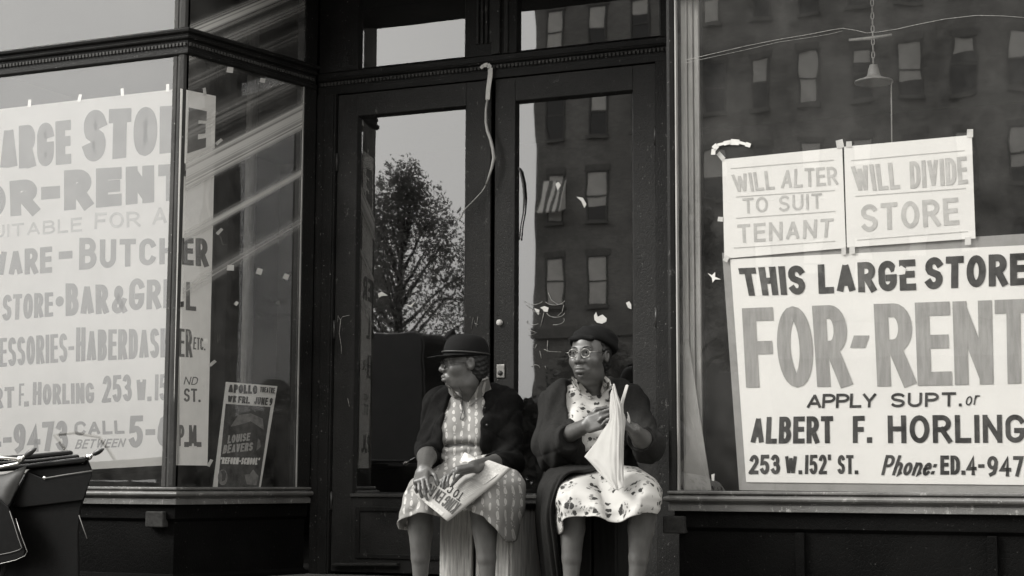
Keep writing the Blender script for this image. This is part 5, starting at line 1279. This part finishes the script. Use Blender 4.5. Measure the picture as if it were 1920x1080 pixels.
# folded newspaper on her lap
np1 = empty('newspaper', P(860, 930, -.50), 'folded newspaper with big headline lying slantwise on the lap of the woman in the hat', 'newspaper')
nq = dict(L=P(768, 918, -.575), T=P(836, 975, -.635), R=P(957, 878, -.535), U=P(918, 864, -.475))
def npt(u, v, h=0):       # u from left corner to far end along the fold side, v across
    a = nq['T']*(1-u)+nq['R']*u; b = nq['L']*(1-u)+nq['U']*u; return a*(1-v)+b*v
nn_ = unit(np.cross(nq['R']-nq['T'], nq['L']-nq['T'])); nn_ = nn_ if nn_[2] > 0 else -nn_
def npaper():
    nu, nv = 30, 24; vs = []
    for j in range(nv+1):
        for i in range(nu+1):
            u, v = i/nu, j/nv; vs.append(npt(u, v)+nn_*(.006*math.sin(u*5+v*2)*v*(1-v)*3-.010*max(0, .12-v)*8*max(0, .12-v)*8+.012*max(0, u-.8)*5))
    w = nu+1; k = len(vs); vs += [p-nn_*.014 for p in vs]
    fs = [(j*w+i, j*w+i+1, (j+1)*w+i+1, (j+1)*w+i) for j in range(nv) for i in range(nu)]; fs += [tuple(q+k for q in f[::-1]) for f in fs]
    rim = [i for i in range(w)]+[j*w+nu for j in range(1, nv+1)]+[nv*w+i for i in range(nu-1, -1, -1)]+[j*w for j in range(nv-1, 0, -1)]
    fs += [(rim[i], rim[i]+k, rim[(i+1) % len(rim)]+k, rim[(i+1) % len(rim)]) for i in range(len(rim))]
    o = link('pages', vs, fs, 'news', np1, True)
    bm = bmesh.new(); bm.from_mesh(o.data); bmesh.ops.recalc_face_normals(bm, faces=bm.faces); bm.to_mesh(o.data); bm.free()
    b = o.modifiers.new('bevel', 'BEVEL'); b.width = .005; b.segments = 3; b.angle_limit = R_(50)
npaper()
def npage(u, v): return npt(u, v)+nn_*(.006*math.sin(u*5+v*2)*v*(1-v)*3-.010*max(0, .12-v)*8*max(0, .12-v)*8+.012*max(0, u-.8)*5)
def pix(p):
    q_ = CM@(p-CAM); return np.array([960+FPX*q_[0]/q_[2], 540+FPX*q_[1]/q_[2]])
def npl(px, py):
    s_ = np.array([.4, .4])
    for _ in range(12):
        r0 = pix(npage(*s_))-(px, py); J = np.stack([(pix(npage(s_[0]+1e-3, s_[1]))-(px, py)-r0)/1e-3, (pix(npage(s_[0], s_[1]+1e-3))-(px, py)-r0)/1e-3], 1); s_ = s_-np.linalg.solve(J, r0)
    return npage(*s_)+nn_*.0012
for txt, quad, t, mat in (('KING EN RO', [(866, 945), (806, 905), (796, 922), (848, 965)], .125, 'ink_left'), ('TO CAN', [(872, 926), (828, 898), (820, 910), (862, 941)], .15, 'ink_dark')):
    lettering('headline', txt, quad, npl, mat, np1, t, off=.0006)
pg = lambda u, v: npage(u, v)+nn_*.0012
bits('photo_block', [[(.64, .12), (.64, .62), (.86, .62), (.86, .12)]], pg, -nn_, 'news_grey', np1, off=-.0003, th=.0003)
bits('column_text', [[(u_, v0), (u_, v1), (u_+.011, v1), (u_+.011, v0)] for u_ in [.335+.024*i_ for i_ in range(11)] for v0, v1 in ((.10, .34), (.38, .60))], pg, -nn_, 'news_grey', np1, off=-.0003, th=.0003)
bits('column_text', [[(u_, v0), (u_, v1), (u_+.009, v1), (u_+.009, v0)] for u_ in [.90+.02*i_ for i_ in range(4)] for v0, v1 in ((.12, .40), (.46, .80))], pg, -nn_, 'news_grey', np1, off=-.0003, th=.0003)
bits('column_text', [[(796, 942), (802, 936), (833, 962), (828, 967)]], npl, nn_*-1, 'news_grey', np1, off=-.0004, th=.0006)
hk = patch('handkerchief', [[(868, 856, -.40), (872, 848, -.39), (880, 852, -.39), (889, 856, -.39)], [(864, 862, -.425), (873, 856, -.43), (882, 858, -.43), (893, 862, -.425)], [(868, 866, -.45), (876, 865, -.46), (884, 866, -.46), (890, 866, -.45)]], 'tape', None, 20, 14, lambda u, v: .0015*np.sin(u*11+v*7), .003)
tag(hk, 'crumpled white handkerchief by the hand of the woman in the hat', 'handkerchief')

# =========================================================== the woman in the floral dress
fb2 = unit((.46, -.89, 0)); RB2 = axes(fb2)
O2 = P(1112, 900, 0.0); O2[2] = ZS
w2 = empty('person', (O2[0]+.1, O2[1]-.2, ZF), 'seated woman in round spectacles, floral dress and grey coat, holding up a newspaper', 'person')
RH2 = axes(unit((-.10, -1.0, -.02))); H2 = P(1105, 664, -.14); SX = 1.04
F = Field((O2[0]-.42, -.80, .08), (O2[0]+.50, .24, 1.34), .0036)
TP2, WB2 = torso_prims(O2, RB2, .008)
for p, k in TP2: F.put(p, k)
HP2, WH2 = head_prims(H2, RH2, SX)
F.put(cap(WB2(0, -.02, .46), WH2(0, -.02, -.07), .058, .056), .03)
for p, k, op in HP2: F.put(p, k, op, .02)
s2R, e2R, w2R, t2R = WB2(.175, -.02, .44), P(1032, 832, -.18), P(1100, 797, -.40), P(1146, 781, -.45)
s2L, e2L, w2L, t2L = WB2(-.175, -.02, .44), P(1216, 838, -.14), P(1188, 806, -.36), P(1160, 784, -.42)
for s_, e_, w_ in ((s2R, e2R, w2R), (s2L, e2L, w2L)):
    F.put(cap(s_, e_, .055, .048), .03); F.put(cap(e_, e_+(w_-e_)*.4, .046, .043), .02); F.put(cap(e_+(w_-e_)*.35, w_, .043, .030), .02)
for p, k in hand_prims(w2R, t2R-w2R, (.05, 1, -.1), (.5, .55, .6, .7), .7, 1, 1.04): F.put(p, k, 'u', .02)
for p, k in hand_prims(w2L, t2L-w2L, (-.8, -.3, -.4), (.4, .5, .55, .6), .5, -1): F.put(p, k, 'u', .02)
k2R, k2L, a2R, a2L = P(1074, 934, -.43), P(1208, 934, -.42), P(1071, 1094, -.43), P(1193, 1094, -.41)
leg(F, WB2(.085, .02, .07), k2R, a2R, fb2); leg(F, WB2(-.085, .02, .07), k2L, a2L, fb2)
body2 = F.mesh('body', SKIN, w2, lambda C: np.where(C[:, 2] < .62, 5, head_slots(H2, RH2, C, SX)))
shoe(w2, a2R, fb2); shoe(w2, a2L, fb2)
Dd = Field((O2[0]-.36, -.40, .55), (O2[0]+.36, .26, 1.06), .0055)
for p, k in torso_prims(O2, RB2, .020)[0]: Dd.put(p, k)
Dd.put(cap(P(1124, 765, -.20), P(1112, 715, -.13), .010, .055), .006, 's'); Dd.put(ell(WB2(0, .02, .56), (.078, .09, .075), RB2), .006, 's')
Dd.all(lambda D, X, Y, Z: np.maximum(D+.0025*np.sin(X*70+Z*22)+.002*np.sin(Z*90+X*30), .60-Z))
dress2 = Dd.mesh('dress', ['floral'], w2)
collar('collar', [(1072, 706, -.19), (1080, 708, -.22), (1097, 728, -.255), (1113, 746, -.275), (1104, 748, -.275), (1088, 738, -.265), (1072, 722, -.235)], 'floral', dress2, [dress2, body2])
collar('collar', [(1134, 704, -.18), (1143, 712, -.19), (1146, 722, -.21), (1138, 730, -.235), (1127, 742, -.265), (1126, 733, -.255), (1132, 719, -.22)], 'floral', dress2, [dress2, body2])
sk2 = patch('skirt', [
    [(1078, 880, -.02), (1082, 876, -.14), (1100, 872, -.20), (1125, 871, -.22), (1150, 872, -.22), (1172, 873, -.20), (1195, 876, -.12), (1200, 880, .02)],
    [(1058, 895, -.08), (1062, 892, -.26), (1085, 887, -.34), (1120, 886, -.33), (1150, 888, -.33), (1185, 885, -.36), (1222, 893, -.24), (1225, 900, -.02)],
    [(1045, 915, -.14), (1046, 914, -.40), (1072, 900, -.46), (1115, 908, -.42), (1150, 912, -.42), (1200, 896, -.47), (1238, 912, -.34), (1236, 920, -.10)],
    [(1042, 935, -.16), (1038, 938, -.47), (1068, 922, -.535), (1115, 932, -.51), (1155, 938, -.50), (1206, 914, -.54), (1241, 932, -.40), (1238, 940, -.12)],
    [(1046, 960, -.18), (1041, 965, -.48), (1064, 945, -.56), (1112, 952, -.55), (1158, 958, -.53), (1207, 937, -.57), (1236, 946, -.44), (1234, 950, -.14)],
    [(1052, 985, -.20), (1046, 1002, -.47), (1062, 972, -.56), (1108, 968, -.565), (1156, 978, -.545), (1202, 964, -.575), (1229, 962, -.46), (1228, 962, -.16)]],
    'floral', w2, 84, 60, lambda u, v: np.clip(v*2.5, 0, 1)*((.003+.009*v**2)*np.sin(u*33+np.sin(v*5)*1.5)-.009*crease(u*15-v*1.6)*v+.002*np.sin(u*8+v*29)), .005)
# coat
Cg = Field((O2[0]-.46, -.46, .50), (O2[0]+.46, .28, 1.10), .0055)
for p, k in torso_prims(O2, RB2, .036)[0]: Cg.put(p, k)
c2R = P(1058, 826, -.30); c2L = e2L+(w2L-e2L)*.55
Cg.put(cap(s2R, e2R, .070, .076), .04); Cg.put(cap(e2R, c2R, .076, .072), .04); Cg.put(cap(P(1034, 862, -.16), P(1058, 852, -.24), .055, .045), .05)
Cg.put(cap(s2L, e2L, .076, .072), .05); Cg.put(cap(e2L, c2L, .068, .060), .03)
Cg.put(cap(WB2(.12, -.03, .50), WB2(-.12, -.03, .50), .056), .05)
Cg.put(cap(c2R+(w2R-e2R)*.33, c2R+(w2R-e2R)*1.0, .085), .004, 's'); Cg.put(cap(c2L+(w2L-e2L)*.24, c2L+(w2L-e2L)*.8, .085), .004, 's')
for (x, y, ww) in ((1110, 720, .082), (1112, 745, .098), (1118, 770, .100), (1122, 795, .088), (1122, 815, .06), (1118, 832, .03)):
    c = P(x, y, -.30); Cg.put(rbx(c+fb2*.2, (ww, .50, .04), RB2, .02), .012, 's')
Cg.put(ell(WB2(0, .03, .565), (.09, .10, .085), RB2), .01, 's')
Cg.all(lambda D, X, Y, Z: D+.007*crease(X*26+Z*9+np.sin(Z*11)*.8)+.004*crease(X*15-Z*24+Y*12+2)*np.clip((.92-Z)*6, 0, 1)+.003*np.sin(X*85-Z*30+Y*20))
Cg.all(lambda D, X, Y, Z: np.maximum(D, .585-Z))
coat = Cg.mesh('coat', ['coat'], w2)
patch('coat_skirt', [
    [(1030, 862, .02), (1036, 868, -.16), (1062, 870, -.24), (1095, 872, -.265), (1135, 872, -.28)],
    [(1020, 885, .02), (1022, 892, -.24), (1055, 884, -.325), (1085, 880, -.36), (1115, 881, -.345)],
    [(1010, 915, .0), (1010, 918, -.30), (1032, 905, -.44), (1050, 893, -.47), (1064, 892, -.44)],
    [(1006, 970, -.02), (1008, 970, -.30), (1020, 965, -.46), (1030, 955, -.50), (1038, 940, -.50)],
    [(1012, 1030, -.04), (1015, 1030, -.28), (1026, 1030, -.42), (1036, 1025, -.46), (1044, 1005, -.47)],
    [(1020, 1092, -.06), (1022, 1092, -.24), (1034, 1094, -.34), (1046, 1092, -.38), (1052, 1080, -.40)]],
    'coat', w2, 60, 50, lambda u, v: .008*np.clip(v*1.4, 0, 1)*np.sin(u*30+v*2), .006)
E_ = lambda c, r: ell(WH2(*c), r, RH2)
Hf = Field(H2-.17, H2+.17, .0045)
Hf.put(E_((0, -.022, .015), (.090, .098, .092)), .01); Hf.put(E_((0, -.06, -.045), (.068, .046, .048)), .03); Hf.put(rbx(WH2(0, .105, -.06), (.13, .085, .118), RH2, .03), .01, 's')
for s in (-1, 1): Hf.put(E_((s*.096, .006, -.03), (.032, .03, .045)), .01, 's')
Hf.all(lambda D, X, Y, Z: D+.003*np.sin(Z*260+X*90)*np.cos(Y*150))
Hf.mesh('hair', ['hair'], w2)
Hf = Field(H2-.2, H2+.2, .0045)
Hf.put(E_((0, -.018, .036), (.096, .106, .094)), .01); Hf.put(E_((-.025, -.050, .045), (.088, .078, .078)), .03)
RT = RH2@np.array(Matrix.Rotation(R_(-22), 3, 'X').transposed())
Hf.put(rbx(WH2(0, .0, -.072), (.3, .3, .10), RH2@np.array(Matrix.Rotation(R_(25), 3, 'X')), .001), .006, 's')
Hf.put(cap(WH2(-.05, .07, .066), WH2(.05, .07, .066), .010), .015)
Hf.all(lambda D, X, Y, Z: D+.0025*np.sin(X*70+Z*120+Y*40))
Hf.mesh('cap', ['felt'], w2)
brows(w2, WH2)
glasses(w2, H2, RH2, 1.0, 'steel_bright', .0205, -.001, .0014)

# newspaper held upright: folded sheets with a drooping corner
np2 = empty('newspaper', P(1150, 850, -.50), 'creased white newspaper held upright by the woman in the floral dress', 'newspaper')
patch('front_sheet', [
    [(1143, 745, -.42), (1145, 738, -.43), (1147, 728, -.44), (1150, 722, -.44), (1153, 720, -.44)],
    [(1141, 790, -.47), (1146, 782, -.475), (1152, 774, -.48), (1158, 765, -.475), (1163, 760, -.47)],
    [(1116, 828, -.49), (1130, 824, -.51), (1146, 826, -.525), (1160, 815, -.52), (1168, 800, -.50)],
    [(1095, 856, -.50), (1118, 862, -.53), (1142, 866, -.555), (1158, 862, -.56), (1166, 850, -.54)],
    [(1118, 884, -.53), (1130, 890, -.56), (1146, 900, -.59), (1158, 902, -.595), (1168, 898, -.58)],
    [(1140, 908, -.57), (1146, 912, -.60), (1153, 917, -.615), (1160, 917, -.615), (1169, 914, -.60)]],
    'news', np2, 30, 60, lambda u, v: .003*np.sin(u*9+v*5)-.008*np.abs(u-.60)+.010*np.abs(v-.62)*u-.007*np.exp(-((u-.70)/.035)**2)-.005*np.exp(-((u-.45-.2*v)/.03)**2)+.003*np.sin(u*23-v*13)*np.sin(v*9), .003, lin=True)
patch('back_sheet', [
    [(1150, 718, -.40), (1156, 735, -.41), (1162, 750, -.415), (1166, 770, -.41)],
    [(1154, 760, -.43), (1162, 770, -.44), (1168, 778, -.44), (1173, 785, -.43)],
    [(1152, 820, -.47), (1160, 822, -.49), (1166, 824, -.49), (1170, 826, -.48)],
    [(1152, 900, -.56), (1158, 902, -.575), (1164, 902, -.57), (1169, 902, -.56)]], 'news', np2, 16, 30, None, .004)
patch('page_edge', [
    [(1173, 722, -.36), (1176, 721, -.36), (1178, 722, -.365)],
    [(1168, 738, -.38), (1171, 738, -.385), (1174, 739, -.385)],
    [(1163, 758, -.40), (1166, 758, -.405), (1169, 760, -.405)],
    [(1164, 790, -.44), (1168, 790, -.445), (1171, 790, -.44)]], 'news', np2, 8, 24, None, .004)
patch('page_edge', [
    [(1176, 772, -.37), (1178, 774, -.37), (1180, 780, -.37)],
    [(1177, 780, -.38), (1180, 783, -.38), (1182, 788, -.38)],
    [(1174, 792, -.40), (1178, 793, -.40), (1181, 794, -.40)]], 'news', np2, 8, 12, None, .004)
# ------------------------------------------------------------------ baby carriage with its hood folded down
YC0, YC1 = -.98, -.52
g0 = P(40, 950, -.75)
bc = empty('baby_carriage', (g0[0]-.25, -.75, ZF), 'black baby carriage with hood folded down in layers, below the rent poster', 'baby carriage')
def ext(name, poly, mat, ya=YC0, yb=YC1, bev=.008, parent=bc, smooth=False):
    Ym = ya; f_ = [P(x, y, ya) for x, y in poly]; d = np.array([-.82*(yb-ya), yb-ya, 0]); k = len(f_); m = MB()
    m.add(f_+[p+d for p in f_], [tuple(range(k)), tuple(range(2*k-1, k-1, -1))]+[(i, i+k, (i+1) % k+k, (i+1) % k) for i in range(k)])
    return m.build(name, mat, parent, bevel=bev)
ext('hood_fold', [(-230, 872), (-100, 862), (60, 851), (132, 844), (138, 848), (136, 853), (60, 860), (-100, 871), (-230, 880)], 'leather', -.90, -.46)
ext('hood_fold', [(-225, 881), (-100, 872), (62, 861), (146, 851.5), (150, 856), (146, 860), (62, 868), (-100, 880), (-225, 888)], 'leather', -.94, -.50)
ext('hood_fold', [(-215, 890), (-100, 882), (52, 869.5), (158, 856), (163, 862), (160, 868), (52, 879), (-100, 892), (-215, 900)], 'leather', -.98, -.54)
ext('hood_back', [(52, 880), (160, 869), (164, 858), (173, 881), (168, 905), (152, 955), (148, 1002), (150, 1100), (-120, 1110), (-60, 1040), (15, 948)], 'leather', -.96, -.58, .012)
fl = ext('hood_flap', [(50, 884), (84, 898), (174, 883), (172, 893), (156, 938), (40, 952), (24, 948)], 'leather', -.985, -.962, .004)
MB().tube([P(82, 897, -.99), P(120, 890.5, -.99), P(173, 882.5, -.99)], .0026, 8).build('piping', 'piping', fl, smooth=True)
c = P(83, 896, -.99); MB().lathe([(.009, 0), (.008, .004), (0, .006)], c, 14, (0, -1, 0)).build('stud', 'chrome', fl, smooth=True)
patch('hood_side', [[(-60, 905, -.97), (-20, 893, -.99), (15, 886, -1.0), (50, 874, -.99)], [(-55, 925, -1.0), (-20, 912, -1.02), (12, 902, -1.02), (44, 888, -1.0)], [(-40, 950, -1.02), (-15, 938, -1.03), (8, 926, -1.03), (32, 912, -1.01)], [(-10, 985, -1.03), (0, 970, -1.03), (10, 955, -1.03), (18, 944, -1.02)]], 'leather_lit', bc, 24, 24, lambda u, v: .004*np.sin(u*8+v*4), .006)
ap = ext('apron', [(-240, 930), (-10, 928), (16, 950), (34, 990), (47, 1034), (45, 1043), (30, 1052), (0, 1060), (-240, 1075)], 'leather', -1.06, -1.045, .006)
MB().tube([P(x, y, -1.064) for x, y in ((18, 958), (27, 985), (34, 1008), (41, 1027), (36, 1031), (20, 1036), (0, 1040), (-60, 1046))], .0018, 8).build('piping', 'piping', ap, smooth=True)
MB().tube([P(x, y, -1.064) for x, y in ((30, 972), (40, 1005), (51, 1034), (47, 1042), (30, 1050), (0, 1057), (-60, 1062))], .0014, 8).build('edge_binding', 'steel', ap, smooth=True)
for (jx, jy), (tx, ty), Yt in (((38, 861), (68, 841), -1.02), ((166, 857), (195, 841.5), -.60)):
    j, t = P(jx, jy, Yt), P(tx, ty, Yt); d = t-j
    k_ = MB().lathe([(.0, -.012), (.014, -.010), (.016, .0), (.014, .010), (0, .012)], j, 16, (0, 1, 0)).build('hood_joint', 'chrome', bc, smooth=True)
    MB().tube([j, j+d*.30], [.009, .007], 10).build('ferrule', 'chrome', k_, smooth=True)
    MB().tube([j+d*.28, j+d*.42, j+d*.62, j+d*.82, j+d], [.006, .0115, .013, .010, .003], 12).build('hood_arm_tip', 'iron', bc, smooth=True)
MB().tube([P(38, 861, -1.02), P(0, 858, -1.02), P(-120, 850, -1.02)], .0075, 10).build('hood_arm', 'chrome', bc, smooth=True)
MB().tube([P(38, 863, -1.02), P(34, 869, -1.02), P(0, 876, -1.02), P(-120, 894, -1.02)], .0075, 10).build('hood_arm', 'chrome', bc, smooth=True)
MB().tube([P(148, 966, -.975), P(163, 1010, -.975)], .002, 8).build('edge_binding', 'piping', bc, smooth=True)
# tub, under-frame, wheels and handle (mostly outside the picture)
x1 = P(150, 1000, -.75)[0]; x0 = x1-.98
tub = MB(); pr = [(x0+.02, .60), (x0+.10, .36), (x0+.28, .28), (x1-.22, .28), (x1-.06, .36), (x1-.03, .58)]
k = len(pr); tub.add([(x, -.94, z) for x, z in pr]+[(x-.31, -.56, z) for x, z in pr], [tuple(range(k)), tuple(range(2*k-1, k-1, -1))]+[(i, i+k, (i+1) % k+k, (i+1) % k) for i in range(k)])
tub.build('tub', 'leather', bc, bevel=.03)
for y in (-.98, -.58): MB().tube([(x0+.12, y, ZF+.13), (x0+.3, y, .275), (x1-.42, y, .275), (x1-.34, y, ZF+.13)], .009, 8).build('spring_frame', 'chrome', bc, smooth=True)
for x in (x0+.12, x1-.34):
    for y in (-1.01, -.55):
        w_ = MB().tube([(x+.125*math.cos(q), y, ZF+.135+.125*math.sin(q)) for q in [i*math.pi/16 for i in range(32)]], .010, 8, True).build('wheel', 'rubber', bc, smooth=True)
        sp = MB()
        for i in range(8):
            q = i*math.pi/4; sp.tube([(x, y, ZF+.135), (x+.117*math.cos(q), y, ZF+.135+.117*math.sin(q))], .0022, 6)
        sp.lathe([(0, -.02), (.016, -.018), (.016, .018), (0, .02)], (x, y, ZF+.135), 14, (0, 1, 0)); sp.build('spokes', 'iron', w_, smooth=True)
MB().tube([(x0+.05, -.98, .50), (x0-.28, -.98, .86), (x0-.30, -.78, .88), (x0-.28, -.58, .86), (x0+.05, -.58, .50)], .010, 10).build('push_handle', 'chrome', bc, smooth=True)
